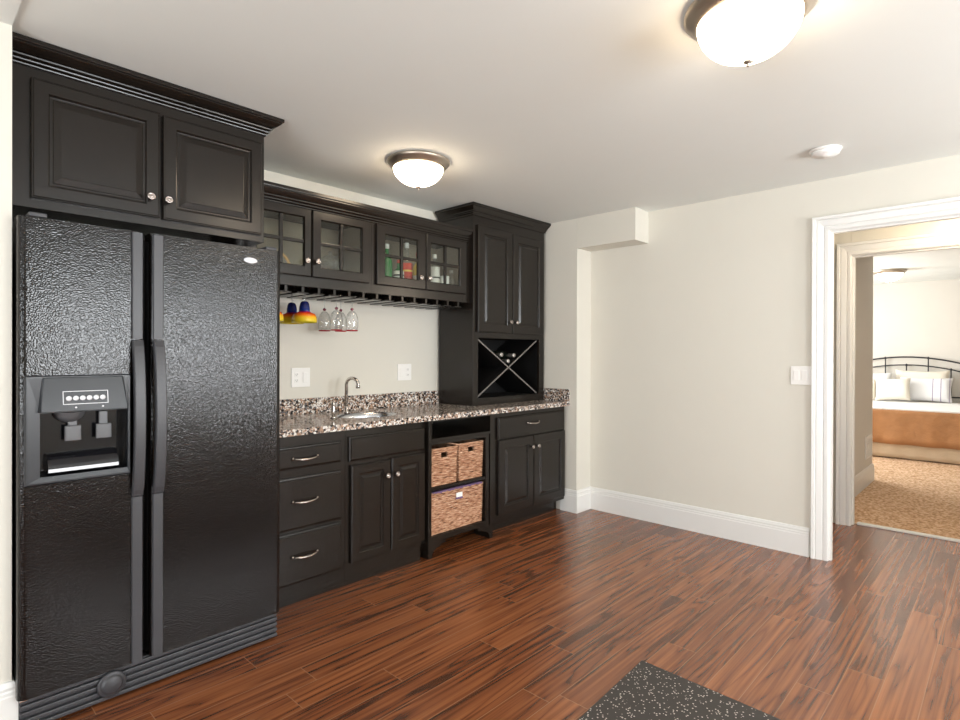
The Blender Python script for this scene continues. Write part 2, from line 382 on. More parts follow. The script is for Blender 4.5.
def thing(name, label, cat, loc, group=None):
    o = bpy.data.objects.new(name, None); COL.objects.link(o); o.location = loc; o.empty_display_size = 0.1
    o['label'] = label; o['category'] = cat
    if group: o['group'] = group
    BASES[o.name] = Vector(loc); return o
def tag(o, label, cat, group=None):
    o['label'] = label; o['category'] = cat
    if group: o['group'] = group
    return o
def struct(name, mb, m):
    o = mb.build(name, m); o['kind'] = 'structure'; return o
def lab(o, t): o['label'] = t; return o

# ------------------------------------------------------------------ key dimensions (metres)
H = 2.42; XW = 2.873; XP = 2.667; YP = -0.711; YF = -5.9; XL = -3.9; SX = -0.938; SY = -0.848
WT = 0.062
DY0, DY1, DZ = -2.466, -3.36, 2.088        # first doorway
D2Y0, D2Y1, D2X0, D2X1, D2Z = -2.412, -3.34, 3.83, 3.965, 2.066
BX, BY = 9.46, -2.25

# ------------------------------------------------------------------ setting
struct('floor', MB().box(XL-0.15, 3.93, YF-0.15, 0.12, -0.1, 0.0), 'floor')
struct('carpet_floor', MB().box(3.93, BX+0.12, -5.6, 0.0, -0.1, 0.008), 'carpet')
struct('ceiling', MB().box(XL-0.15, 3.9, YF-0.15, 0.12, H, H+0.12), 'ceiling')
struct('ceiling_bedroom', MB().box(3.9, BX+0.12, -5.6, 0.0, H, H+0.12), 'ceiling')
struct('ceiling_drop', MB().box(XL, SX, YF, SY, H-0.012, H+0.001), 'ceiling')
struct('ceiling_soffit', MB().box(XP, XW+0.01, YP-0.001, -1.232, 2.174, H+0.001), 'wall')
struct('wall_back', MB().box(XL, XW+0.12, 0, 0.12, 0, H), 'wall')
struct('wall_stub', MB().box(XL, SX, SY, -0.001, 0, H), 'wall')
struct('wall_column', MB().box(XP, XW+0.01, YP, -0.001, 0, H), 'wall')
struct('wall_right', MB().box(XW, XW+WT, DY0, 0, 0, H).box(XW, XW+WT, DY1, DY0, DZ, H).box(XW, XW+WT, YF, DY1, 0, H), 'wall')
def holed_wall_y(y0, y1, xa, xb, holes, z1=H):
    mb = MB(); x = xa
    for (h0, h1, z0, zt) in holes:
        mb.box(x, h0, y0, y1, 0, z1); mb.box(h0, h1, y0, y1, 0, z0); mb.box(h0, h1, y0, y1, zt, z1); x = h1
    mb.box(x, xb, y0, y1, 0, z1); return mb
struct('wall_front', holed_wall_y(YF-0.12, YF, XL, XW+0.12, [(-0.3, 0.9, 0.75, 2.25), (1.55, 2.55, 0.75, 2.25)]), 'wall')
struct('wall_left', MB().box(XL-0.12, XL, YF, -4.6, 0, H).box(XL-0.12, XL, -2.2, SY, 0, H).box(XL-0.12, XL, -4.6, -2.2, 2.3, H).box(XL-0.12, XL, -4.6, -2.2, 0, 0.15), 'wall')
# hall and bedroom shell
struct('wall_hall', MB().box(D2X0+0.01, D2X1-0.01, D2Y0+0.001, -0.9, 0, H).box(D2X0+0.01, D2X1-0.01, D2Y1, D2Y0, D2Z, H).box(D2X0+0.01, D2X1-0.01, -4.4, D2Y1, 0, H)
       .box(XW+WT, D2X0+0.01, -1.0, -0.9, 0, H).box(XW+WT, D2X0+0.01, -4.4, -4.3, 0, H), 'wall')
struct('wall_bedroom_left', MB().box(D2X1-0.01, 5.82, BY, BY+0.11, 0, H).box(5.72, 5.82, BY+0.11, -0.1, 0, H).box(5.82, 6.3, -0.1, 0.0, 0, H).box(8.3, BX, -0.1, 0.0, 0, H).box(6.3, 8.3, -0.1, 0.0, 0, 0.75).box(6.3, 8.3, -0.1, 0.0, 2.25, H), 'wall_bed')
struct('wall_bedroom_far', MB().box(BX, BX+0.1, -5.5, 0, 0, H), 'wall_bed')
struct('wall_bedroom_right', MB().box(D2X1-0.01, BX, -5.5, -5.4, 0, H).box(D2X1-0.11, D2X1-0.01, -5.5, -4.4, 0, H), 'wall_bed')

def window(n, box_, axis, a0, a1, z0, z1, p):
    mb = MB(); t = 0.045
    if axis == 'y':
        B = lambda u0, u1, w0, w1: mb.box(u0, u1, p-0.06, p-0.02, w0, w1, 0.004)
    else:
        B = lambda u0, u1, w0, w1: mb.box(p-0.06, p-0.02, u0, u1, w0, w1, 0.004)
    B(a0, a0+t, z0, z1); B(a1-t, a1, z0, z1); B(a0+t, a1-t, z0, z0+t); B(a0+t, a1-t, z1-t, z1)
    B((a0+a1)/2-t/2, (a0+a1)/2+t/2, z0+t, z1-t)
    o = struct(n, mb, 'trim')
    g = MB()
    if axis == 'y': g.box(a0+t, a1-t, p-0.043, p-0.037, z0+t, z1-t)
    else: g.box(p-0.043, p-0.037, a0+t, a1-t, z0+t, z1-t)
    g.build('pane', 'window_glass', o)
window('window_1', None, 'y', -0.3, 0.9, 0.75, 2.25, YF)
window('window_2', None, 'y', 1.55, 2.55, 0.75, 2.25, YF)
window('added_window_3', None, 'x', -4.6, -2.2, 0.15, 2.3, XL)  # unseen window added to light the room from the left
window('window_4', None, 'y', 6.3, 8.3, 0.75, 2.25, 0.0)

# baseboards: profile (offset from wall, height)
BB = [(0, 0), (0.016, 0), (0.016, 0.135), (0.0135, 0.140), (0.0135, 0.150), (0.011, 0.156), (0.012, 0.166), (0.009, 0.174), (0.006, 0.183), (0, 0.185)]
pl = lambda a, b_, h: (a, b_, h)
struct('baseboard_right', MB().sweep([(XW, -2.361), (XW, YP), (XP, YP), (XP, -0.56)], BB, pl), 'trim')
struct('baseboard_stub', MB().sweep([(SX, -0.6), (SX, SY), (XL, SY)], BB, pl), 'trim')
struct('baseboard_front', MB().sweep([(XL, SY), (XL, -2.2)], [(o, h) for o, h in BB], pl).sweep([(XL, YF), (XW, YF)], [(o, h) for o, h in BB], pl), 'trim')
struct('baseboard_bedroom', MB().sweep([(D2X1, BY), (5.82, BY), (5.82, -0.1)], [(-o, h) for o, h in BB], pl).sweep([(BX, -0.1), (BX, -5.4)], [(-o, h) for o, h in BB], pl), 'trim')

# casings: profile (offset outward from opening, thickness)
CP = [(0.0, 0.0), (0.0, 0.012), (0.005, 0.015), (0.024, 0.015), (0.029, 0.011), (0.034, 0.016), (0.064, 0.021), (0.070, 0.017), (0.075, 0.027), (0.091, 0.029), (0.094, 0.025), (0.094, 0.0)]
def casing(name, x, y0, y1, z, sgn):
    # path in (y, z): up, across, down; left normal must point outward
    path = [(y0, 0), (y0, z), (y1, z), (y1, 0)]
    mb = MB().sweep(path, [(-o, h) for o, h in CP], lambda a, b_, h: (x-sgn*h, a, b_))
    return struct(name, mb, 'trim')
casing('trim_1', XW, DY0, DY1, DZ, 1)
casing('trim_3', D2X0+0.01, D2Y0, D2Y1, D2Z, 1)
casing('trim_4', D2X1-0.01, D2Y0, D2Y1, D2Z, -1)
def jamb(name, xa, xb, y0, y1, z):
    t = 0.003
    mb = MB().box(xa, xb, y0-t, y0, 0, z-t).box(xa, xb, y1, y1+t, 0, z-t).box(xa, xb, y1, y0, z-t, z)
    xm = (xa+xb)/2
    mb.box(xm-0.018, xm+0.018, y0-t-0.011, y0-t, 0, z-t-0.011).box(xm-0.018, xm+0.018, y1+t, y1+t+0.011, 0, z-t-0.011).box(xm-0.018, xm+0.018, y1+t, y0-t, z-t-0.011, z-t)
    return struct(name, mb, 'trim')
jamb('door_1', XW, XW+WT, DY0, DY1, DZ)
jamb('door_2', D2X0+0.01, D2X1-0.01, D2Y0, D2Y1, D2Z)
struct('trim_5', MB().box(3.905, 3.955, D2Y1+0.03, D2Y0-0.03, 0.0, 0.014, 0.004), 'trim')

# ------------------------------------------------------------------ cabinet builders
def panel_door(parent, name, x0, x1, z0, z1, yb, stile, t=0.022, raised=0.030):
    pr = [(0, 0), (0, t-0.006), (0.0025, t-0.003), (0.005, t-0.003), (0.008, t), (stile-0.006, t), (stile-0.003, t-0.002), (stile, t-0.009), (stile+0.004, t-0.0095),
          (stile+0.010, t-0.0095), (stile+0.012, t-0.008), (stile+raised, t-0.001), (stile+raised+0.002, t)]
    return MB().rings(x0, x1, z0, z1, pr, yb).build(name, 'cabinet', parent)
def drawer_front(parent, name, x0, x1, z0, z1, yb, t=0.022):
    pr = [(0, 0), (0, t-0.010), (0.003, t-0.007), (0.008, t-0.006), (0.010, t-0.002), (0.013, t)]
    return MB().rings(x0, x1, z0, z1, pr, yb).build(name, 'cabinet', parent)
def knob(parent, x, y, z):
    """round ringed knob standing out towards -y from plane y"""
    prof = [(0.006, 0), (0.0055, -0.010), (0.007, -0.014), (0.0145, -0.018), (0.016, -0.022), (0.0145, -0.026), (0.011, -0.0275), (0.010, -0.0262), (0.007, -0.0262), (0.005, -0.028), (0.0, -0.0285)]
    return lab(MB().lathe(prof, (x, y, z), 'y', 24).build('knob', 'knob', parent), 'round brushed nickel knob')
def pull(parent, x0, x1, y, z, parts=True):
    n = 14; pts = []; rr = []
    for i in range(n+1):
        t = i/n; a = math.sin(PI*t)
        pts.append((x0+(x1-x0)*t, y-0.006-0.022*a**0.6, z-0.006*a)); rr.append(0.0042+0.0028*a)
    mb = MB().tube(pts, rr, 10)
    for xx in (x0, x1):
        mb.lathe([(0.0, -0.012), (0.007, -0.010), (0.009, -0.006), (0.0085, -0.002), (0.006, 0.0)], (xx, y, z), 'y', 16)
    return lab(mb.build('pull', 'knob', parent), 'arched brushed nickel pull')

CROWN_T = [(0, 0.0), (0.010, 0.0), (0.012, 0.006), (0.012, 0.012), (0.020, 0.018), (0.020, 0.026), (0.027, 0.030), (0.028, 0.038), (0.036, 0.046), (0.050, 0.058), (0.058, 0.064), (0.066, 0.066), (0.068, 0.072), (0.068, 0.088), (0, 0.088)]
CROWN = [(0, 0), (0.006, 0), (0.010, 0.003), (0.011, 0.007), (0.006, 0.010), (0.012, 0.012), (0.019, 0.016), (0.020, 0.020), (0.014, 0.024), (0.020, 0.026), (0.028, 0.030), (0.029, 0.035), (0.023, 0.039), (0.030, 0.042), (0.044, 0.050), (0.056, 0.060), (0.060, 0.064), (0.060, 0.068), (0.066, 0.070), (0.068, 0.074), (0.068, 0.088), (0, 0.088)]
def crown(parent, path, z0, z1, k=1.0, prof=None):
    s_ = (z1-z0)/0.088
    # path anticlockwise seen from above gives outward = right; use negative offsets
    mb = MB().sweep(path, [(-o*k, z0+h*s_) for o, h in (prof or CROWN)], lambda a, b_, h: (a, b_, h))
    return mb.build('crown_molding', 'cabinet', parent)

# ---- cabinet above the refrigerator
uy = -0.714
t = thing('over_fridge_cabinet', 'dark espresso two-door cabinet mounted up to the ceiling above the refrigerator', 'cabinet', (-0.46, -0.36, 1.829))
MB().box(-0.928, 0.009, uy, -0.003, 1.829, 2.40, 0.002).build('cabinet_body', 'cabinet', t)
d = panel_door(t, 'door', -0.871, -0.447, 1.863, 2.300, uy-0.0005, 0.054, raised=0.034); knob(d, -0.487, uy-0.022, 1.941)
d = panel_door(t, 'door', -0.435, -0.010, 1.860, 2.296, uy-0.0005, 0.054, raised=0.034); knob(d, -0.421, uy-0.022, 1.939)
crown(t, [(-0.940, uy), (0.009, uy), (0.009, -0.39)], 2.338, H-0.002)

# ---- refrigerator
FX0, FX1, FY = -0.930, 0.001, -0.907
fr = thing('refrigerator', 'black pebble-finish side-by-side refrigerator with ice and water dispenser', 'refrigerator', ((FX0+FX1)/2, -0.45, 0))
MB().box(FX0+0.006, FX1-0.006, -0.822, -0.06, 0.02, 1.745, 0.004).build('cabinet_body', 'fridge', fr)
MB().box(FX0+0.012, FX1-0.012, -0.834, -0.8225, 0.13, 1.74).build('door_gasket', 'rubber_gasket', fr)
def round_door(x0, x1, z0, z1, hole=None):
    r = 0.022; prof = [(x0, -0.835), (x0, FY+r)]
    for i in range(1, 6):
        a = PI/2*i/6; prof.append((x0+r-r*math.cos(a), FY+r-r*math.sin(a)))
    prof.append((x0+r, FY)); li = len(prof)-1
    if hole: prof += [(hole[0], FY), (hole[1], FY)]
    prof.append((x1-r, FY))
    for i in range(1, 6):
        a = PI/2*i/6; prof.append((x1-r+r*math.sin(a), FY+r-r*math.cos(a)))
    prof += [(x1, FY+r), (x1, -0.835)]
    zs = [z0, hole[2], hole[3], z1] if hole else [z0, z1]
    n = len(prof); vs = [(x, y, z) for z in zs for (x, y) in prof]; fs = []; smm = []
    for a in range(len(zs)-1):
        for k in range(n-1):
            if hole and a == 1 and k == li+1: continue
            fs.append((a*n+k, a*n+k+1, (a+1)*n+k+1, (a+1)*n+k))
        fs.append((a*n+n-1, a*n, (a+1)*n, (a+1)*n+n-1))
    fs.append(tuple(range(n-1, -1, -1))); fs.append(tuple((len(zs)-1)*n+k for k in range(n)))
    return MB().add(vs, fs)
HO = (-0.905, -0.603, 0.858, 1.212)
dl = round_door(FX0, -0.553, 0.128, 1.760, HO).build('freezer_door', 'fridge', fr)
dr = round_door(-0.533, FX1, 0.128, 1.762).build('fridge_door', 'fridge', fr)
def fhandle(par, x0, x1):
    # flat strip with a bowed grip between z 0.76 and 1.35
    def yo(z):
        if z <= 0.76 or z >= 1.35: return 0.010
        q = (z-0.76)/0.59
        return 0.014 + 0.038*math.sin(PI*q)**0.55
    zs = [0.130, 0.40, 0.758, 0.760, 0.762] + [0.76+0.59*i/22 for i in range(1, 22)] + [1.348, 1.350, 1.352, 1.755]
    for part_, (za, zb), (m_) in (('lower', (0.130, 0.757), 'grey_plastic'), ('grip', (0.761, 1.349), 'grey_plastic'), ('upper', (1.353, 1.755), 'grey_plastic')):
        pass
    mb = MB()
    for (za, zb, n) in ((0.130, 0.757, 1), (0.761, 1.349, 24), (1.353, 1.755, 1)):
        vs, fs = [], []
        for i in range(n+1):
            z = za+(zb-za)*i/n; y = FY-yo(z); th = 0.012 if n > 1 else 0.0
            yb = FY if n == 1 else min(FY, y+0.022) if 0 < i < n else FY
            w_ = 0.003
            vs += [(x0, yb, z), (x0, y+0.004, z), (x0+w_, y, z), (x1-w_, y, z), (x1, y+0.004, z), (x1, yb, z)]
        for i in range(n):
            for k in range(6):
                k2 = (k+1) % 6; fs.append((i*6+k, i*6+k2, (i+1)*6+k2, (i+1)*6+k))
        fs += [tuple(range(5, -1, -1)), tuple(n*6+k for k in range(6))]
        mb.add(vs, fs)
    return mb.build('handle', 'grey_plastic', par)
fhandle(dl, -0.597, -0.560); fhandle(dr, -0.526, -0.489)
# dispenser: frame, sloping control panel, cavity, chute, paddles, tray
dx0, dx1, dz0, dz1 = -0.914, -0.600, 0.848, 1.222
ox0, ox1, oz0, oz1 = -0.872, -0.612, 0.874, 1.092
mb = MB()
mb.rings(dx0, dx1, dz0, dz1, [(0, 0), (0, 0.006), (0.005, 0.012), (0.010, 0.012)], FY-0.0005, cap=False, back=False)
yo_ = FY-0.0125
I = 0.010
mb.add([(dx0+I, yo_, dz0+I), (dx1-I, yo_, dz0+I), (dx1-I, yo_, dz1-I), (dx0+I, yo_, dz1-I), (ox0, yo_+0.004, oz0), (ox1, yo_+0.004, oz0), (ox1, yo_+0.004, oz1), (ox0, yo_+0.004, oz1),
        (ox0, yo_+0.008, oz0), (ox1, yo_+0.008, oz0), (ox1, yo_+0.008, oz1), (ox0, yo_+0.008, oz1)],
       [(0,1,5,4),(1,2,6,5),(2,3,7,6),(3,0,4,7),(4,5,9,8),(5,6,10,9),(6,7,11,10),(7,4,8,11)])
mb.build('dispenser_housing', 'black_plastic', dl)
MB().add([(ox0, yo_+0.0082, oz0), (ox1, yo_+0.0082, oz0), (ox1, yo_+0.0082, oz1), (ox0, yo_+0.0082, oz1), (ox0, -0.842, oz0+0.01), (ox1, -0.842, oz0+0.01), (ox1, -0.842, oz1), (ox0, -0.842, oz1)],
         [(0,1,5,4),(1,2,6,5),(2,3,7,6),(3,0,4,7),(4,5,6,7)]).build('dispenser_recess', 'gloss_black', dl)
MB().add([(-0.872, yo_-0.022, 1.098), (-0.618, yo_-0.022, 1.098), (-0.632, yo_-0.004, 1.212), (-0.862, yo_-0.004, 1.212), (-0.878, yo_+0.002, 1.094), (-0.612, yo_+0.002, 1.094), (-0.624, yo_+0.002, 1.216), (-0.868, yo_+0.002, 1.216)],
         [(0,1,2,3),(4,5,1,0),(5,6,2,1),(6,7,3,2),(7,4,0,3),(7,6,5,4)]).build('control_panel', 'black_plastic', dl)
def on_panel(x, z, lift=0.0):
    q = (z-1.098)/(1.212-1.098); return (x, yo_-0.022+0.018*q-lift, z)
mb = MB()
bx0, bx1, bz0, bz1 = -0.812, -0.678, 1.120, 1.166
for (xa, xb, za, zb) in ((bx0, bx1, bz0, bz0+0.002), (bx0, bx1, bz1-0.002, bz1), (bx0, bx0+0.002, bz0, bz1), (bx1-0.002, bx1, bz0, bz1)):
    p = [on_panel(xa, za, 0.0002), on_panel(xb, za, 0.0002), on_panel(xb, zb, 0.0002), on_panel(xa, zb, 0.0002)]
    p2 = [on_panel(xa, za, 0.0012), on_panel(xb, za, 0.0012), on_panel(xb, zb, 0.0012), on_panel(xa, zb, 0.0012)]
    mb.add(p+p2, [(3,2,1,0),(4,5,6,7),(0,1,5,4),(1,2,6,5),(2,3,7,6),(3,0,4,7)])
mb.build('button_outline', 'silver_print', dl)
for i in range(6):
    x = -0.795+i*0.020; y = on_panel(x, 1.141)[1]
    lab(MB().lathe([(0.0085, 0.0), (0.0085, -0.003), (0.006, -0.005), (0, -0.0052)], (x, y, 1.141), 'y', 20).build('button', 'silver_print', dl), 'white oval dispenser button')
for x in (-0.775, -0.695):
    y = on_panel(x, 1.109, 0.0006)[1]
    MB().lathe([(0.0035, 0.0003), (0.003, -0.0003)], (x, y, 1.109), 'y', 8).build('indicator_mark', 'silver_print', dl)
# chute (half bowl), paddles, tray
mb = MB(); vs = []; fs = []
for j in range(7):
    a = PI/2*j/6
    for k in range(17):
        q = PI*k/16
        vs.append((-0.778+0.050*math.cos(q)*math.cos(a), -0.846-0.050*math.sin(q)*math.cos(a), 1.088-0.040*math.sin(a)))
for j in range(6):
    for k in range(16): fs.append((j*17+k, j*17+k+1, (j+1)*17+k+1, (j+1)*17+k))
mb.add(vs, fs, True).build('ice_chute', 'grey_paddle', dl)
for x in (-0.772, -0.678):
    mb = MB().box(x-0.025, x+0.025, -0.878, -0.870, 0.985, 1.040, 0.006).box(x-0.014, x+0.014, -0.870, -0.858, 1.030, 1.085, 0.003)
    mb.build('dispenser_paddle', 'grey_paddle', dl)
mb = MB(); vs = []; fs = []
for j in range(9):
    a = PI/2*j/8; y = -0.846-0.058*math.sin(a); z = 0.884+0.060*math.cos(a)
    vs += [(ox0+0.025, y, z), (ox1-0.025, y, z)]
vs += [(ox0+0.025, -0.846, 0.884), (ox1-0.025, -0.846, 0.884)]
for j in range(9): fs.append((2*j, 2*j+1, 2*j+3, 2*j+2))
fs += [tuple(range(0, 20, 2)), tuple(range(19, 0, -2))]
mb.add(vs, fs).build('drip_tray', 'gloss_black', dl)
MB().lathe([(0.030, 0), (0.030, -0.002), (0.027, -0.004), (0.0, -0.0045)], (-0.143, FY-0.0005, 1.704), 'y', 32, sx=1, sy=0.42).build('badge', 'silver_print', dr)
for xx in (FX0+0.03, FX1-0.07): MB().box(xx, xx+0.05, -0.90, -0.80, 1.7635, 1.778, 0.004).build('hinge_cover', 'grey_plastic', fr)
mb = MB().box(FX0+0.008, FX1-0.004, -0.868, -0.824, 0.006, 0.120, 0.003)
for i, z in enumerate((0.020, 0.044, 0.068, 0.092, 0.110)):
    mb.box(FX0+0.010, FX1-0.006, -0.884 if i < 4 else -0.880, -0.867, z-0.007, z+0.007, 0.003)
mb.build('kick_grille', 'grey_plastic', fr)
g = MB().lathe([(0.046, 0.0), (0.048, -0.006), (0.040, -0.012), (0.036, -0.010), (0.034, -0.016), (0.026, -0.021), (0, -0.023)], (-0.655, -0.884, 0.070), 'y', 36)
g.build('filter_cap', 'grey_plastic', fr)
for xx in (FX0+0.006, FX1-0.028): MB().box(xx, xx+0.022, -0.898, -0.862, 0.121, 0.1275, 0.002).build('bottom_hinge', 'chrome', fr)

# ---- base cabinets
yB = -0.6026; CT = 0.878
t = thing('drawer_cabinet', 'dark base cabinet with three stacked drawers right beside the refrigerator', 'cabinet', (0.28, -0.3, 0))
MB().box(0.02, 0.533, yB, -0.003, 0.0, CT-0.001, 0.0015).build('cabinet_body', 'cabinet', t)
for (z0, z1, pz) in ((0.703, 0.818, 0.757), (0.388, 0.657, 0.535), (0.106, 0.372, 0.250)):
    d = drawer_front(t, 'drawer', 0.045, 0.500, z0, z1, yB-0.0005); pull(d, 0.205, 0.345, yB-0.0225, pz)

t = thing('sink_cabinet', 'dark base cabinet with two raised-panel doors under the bar sink', 'cabinet', (0.83, -0.3, 0))
W = MB().box(0.535, 0.553, yB, -0.003, 0, CT-0.001).box(1.100, 1.121, yB, -0.003, 0.10, CT-0.001).box(0.553, 1.10, yB, yB+0.02, 0.10, CT-0.001).box(0.553, 1.10, -0.02, -0.003, 0, CT-0.001).box(0.553, 1.10, yB+0.02, -0.02, 0.09, 0.11).box(0.553, 1.085, yB, yB+0.02, 0.0, 0.10)
W.build('cabinet_body', 'cabinet', t)
drawer_front(t, 'false_drawer', 0.552, 1.108, 0.695, 0.833, yB-0.0005)
d = panel_door(t, 'door', 0.562, 0.8375, 0.120, 0.672, yB-0.0005, 0.056, raised=0.024); knob(d, 0.801, yB-0.0225, 0.583)
d = panel_door(t, 'door', 0.8455, 1.108, 0.124, 0.680, yB-0.0005, 0.056, raised=0.024); knob(d, 0.872, yB-0.0225, 0.583)

# ---- open basket cabinet with bracket feet
yM = -0.637; mx0, mx1 = 1.123, 1.728
t = thing('open_basket_cabinet', 'dark open cubby cabinet on bracket feet holding wicker baskets', 'shelf cabinet', (1.425, -0.32, 0))
mb = MB()
mb.box(mx0, mx0+0.026, yM, -0.03, 0.10, CT-0.001, 0.0015).box(mx1-0.076, mx1-0.044, yM, -0.03, 0.10, 0.742, 0.0015).box(mx1-0.030, mx1, yM, -0.03, 0.10, CT-0.001, 0.0015)
mb.box(mx1-0.044, mx1-0.030, yM+0.016, -0.03, 0.10, 0.742)
mb.box(mx0+0.026, mx1-0.030, yM, -0.03, 0.742, 0.760, 0.001)
mb.box(mx0+0.026, mx1-0.076, yM, yM+0.02, 0.722, 0.742, 0.001)
mb.box(mx0+0.026, mx1-0.030, yM+0.002, -0.02, 0.868, CT-0.001)
mb.build('cabinet_body', 'cabinet', t)
MB().box(mx0+0.026, mx1-0.076, yM+0.004, -0.03, 0.428, 0.446, 0.001).build('shelf', 'cabinet', t)
MB().box(mx0+0.026, mx1-0.076, yM, -0.03, 0.100, 0.136, 0.0015).build('bottom_rail', 'cabinet', t)
MB().box(mx0, mx1, -0.028, -0.016, 0.10, 0.742).build('back_panel', 'dark_in', t)
for sgn, xa in ((1, mx0), (-1, mx1)):
    # ogee bracket foot cut in profile, 20 mm thick, with a return down the side
    pts = [(0, 0.0999), (0, 0.0), (0.030, 0.0), (0.034, 0.022), (0.046, 0.045), (0.070, 0.058), (0.095, 0.062), (0.110, 0.074), (0.150, 0.080), (0.150, 0.0999)]
    vs = [(xa+sgn*a, yM, z) for a, z in pts]+[(xa+sgn*a, yM+0.022, z) for a, z in pts]; n = len(pts)
    fs = [tuple(range(n)), tuple(range(2*n-1, n-1, -1))]+[(k, (k+1) % n, n+(k+1) % n, n+k) for k in range(n)]
    MB().add(vs, fs).box(xa, xa+sgn*0.026, yM+0.022, yM+0.16, 0.0, 0.0999).build('foot', 'cabinet', t)
    MB().box(xa, xa+sgn*0.045, -0.075, -0.035, 0.0, 0.0999).build('foot', 'cabinet', t)

def basket(label, x0, x1, z0, z1, yf, depth, hole=True, cloth=False):
    cx = (x0+x1)/2; y0, y1 = yf, yf+depth
    mb = MB(); rows = max(6, int(round((z1-z0)/0.0125))); dz = (z1-z0)/rows
    hx0, hx1 = cx-0.030, cx+0.030; hz0, hz1 = z1-0.062, z1-0.022
    for k in range(rows):
        za = z0+k*dz; zc = za+dz/2; bulge = 0.0045; taper = 0.008*(1-(zc-z0)/(z1-z0))
        X0, X1, Y0, Y1 = x0+taper, x1-taper, y0+taper*0.5, y1-taper
        prof = [(-0.012, za), (-0.003, za), (bulge*0.8, za+dz*0.25), (bulge, za+dz*0.5), (bulge*0.8, za+dz*0.75), (-0.003, za+dz), (-0.012, za+dz)]
        if hole and hz0-0.001 < zc < hz1+0.001:
            mb.sweep([(hx0, Y0), (X0, Y0), (X0, Y1), (X1, Y1), (X1, Y0), (hx1, Y0)], prof, pl)
        else:
            mb.sweep([(X0, Y0), (X0, Y1), (X1, Y1), (X1, Y0)], prof, pl, closed=True)
    # base and rolled rim
    mb.box(x0+0.012, x1-0.012, y0+0.012, y1-0.012, z0, z0+0.01)
    o = mb.build('basket', 'basket', None, (cx, yf+depth/2, z0))
    tag(o, label, 'basket', 'wicker baskets in the open cabinet')
    rim = MB().tube([(x0, y0, z1), (x1, y0, z1), (x1, y1, z1), (x0, y1, z1), (x0, y0, z1)], 0.0065, 8)
    rim.build('rim', 'basket', o)
    if hole:
        MB().tube([(hx0, y0+0.004, hz0), (hx1, y0+0.004, hz0), (hx1, y0+0.004, hz1), (hx0, y0+0.004, hz1), (hx0, y0+0.004, hz0)], 0.005, 8).build('handle', 'basket', o)
    return o
basket('small wicker basket at the left of the upper shelf of the open cabinet', 1.158, 1.386, 0.4475, 0.686, yM+0.016, 0.36)
basket('small wicker basket at the right of the upper shelf of the open cabinet', 1.404, 1.636, 0.4475, 0.694, yM+0.016, 0.36)
bk_ = basket('large wide wicker basket on the bottom shelf of the open cabinet', 1.158, 1.634, 0.1365, 0.405, yM+0.016, 0.40, hole=False)
lab(MB().box(1.375, 1.430, yM+0.004, yM+0.0122, 0.348, 0.378, 0.002).build('label_tag', 'white_label', bk_), 'white tag with lilac edge')
lab(MB().box(1.372, 1.432, yM+0.003, yM+0.0122, 0.336, 0.347, 0.002).build('tag_band', 'lilac', bk_), 'lilac band under the white tag')
mb = MB(); n = 40; vs = []; fs = []  # added strip imitates a purple lens fringe along the basket rim
for i in range(n+1):
    x = 1.166+0.46*i/n; w_ = 0.004*math.sin(i*1.9)+0.003*math.sin(i*0.8)
    vs += [(x, yM+0.004+w_*0.4, 0.4055+w_*0.8), (x, yM+0.008, 0.4125), (x, yM+0.05, 0.4135), (x, yM+0.05, 0.4115), (x, yM+0.010, 0.4105), (x, yM+0.0065+w_*0.4, 0.4065+w_*0.8)]
for i in range(n):
    for k in range(6):
        k2 = (k+1) % 6; fs.append((i*6+k, i*6+k2, i*6+6+k2, i*6+6+k))
lab(mb.add(vs, fs, True).build('fringe_strip', 'lilac', bk_), 'lilac strip imitating a purple colour fringe')

# ---- right base cabinet
t = thing('base_cabinet', 'dark base cabinet with one wide drawer over two doors at the wall end', 'cabinet', (2.2, -0.3, 0))
MB().box(1.7295, XP-0.018, yB, -0.003, 0.10, CT-0.001, 0.0015).box(1.7295, XP-0.030, -0.530, -0.50, 0.0, 0.0999).build('cabinet_body', 'cabinet', t)
d = drawer_front(t, 'drawer', 1.797, 2.630, 0.684, 0.843, yB-0.0005); pull(d, 2.130, 2.270, yB-0.0225, 0.779)
d = panel_door(t, 'door', 1.808, 2.209, 0.134, 0.676, yB-0.0005, 0.066, raised=0.026); knob(d, 2.178, yB-0.0225, 0.593)
d = panel_door(t, 'door', 2.216, 2.632, 0.130, 0.676, yB-0.0005, 0.066, raised=0.026); knob(d, 2.250, yB-0.0225, 0.593)

# ---- granite worktop with sink cut-out
SC = (0.865, -0.335); SR = (0.215, 0.165); yC = -0.6447
t = thing('granite_worktop', 'speckled brown and white granite worktop running along the bar cabinets', 'worktop', (1.34, -0.32, CT))
z0, z1 = CT, 0.914
mb = MB(); b0, b1 = SC[0]-0.26, SC[0]+0.26
mb.box(0.02, b0, yC, -0.0005, z0, z1).box(b1, XP-0.001, yC, -0.0005, z0, z1)
angs = sorted(set([2*PI*k/64 for k in range(64)]+[math.atan2(y-SC[1], x-SC[0]) % (2*PI) for x in (b0, b1) for y in (yC, -0.0005)]))
vs = []; n = len(angs)
for a in angs:
    ca, sa = math.cos(a), math.sin(a)
    tx = ((b1 if ca > 0 else b0)-SC[0])/ca if abs(ca) > 1e-9 else 1e9
    ty = ((-0.0005 if sa > 0 else yC)-SC[1])/sa if abs(sa) > 1e-9 else 1e9
    q = min(tx, ty)
    e = (SC[0]+SR[0]*ca, SC[1]+SR[1]*sa); o_ = (SC[0]+q*ca, SC[1]+q*sa)
    vs += [(e[0], e[1], z0), (e[0], e[1], z1), (o_[0], o_[1], z0), (o_[0], o_[1], z1)]
fs = []
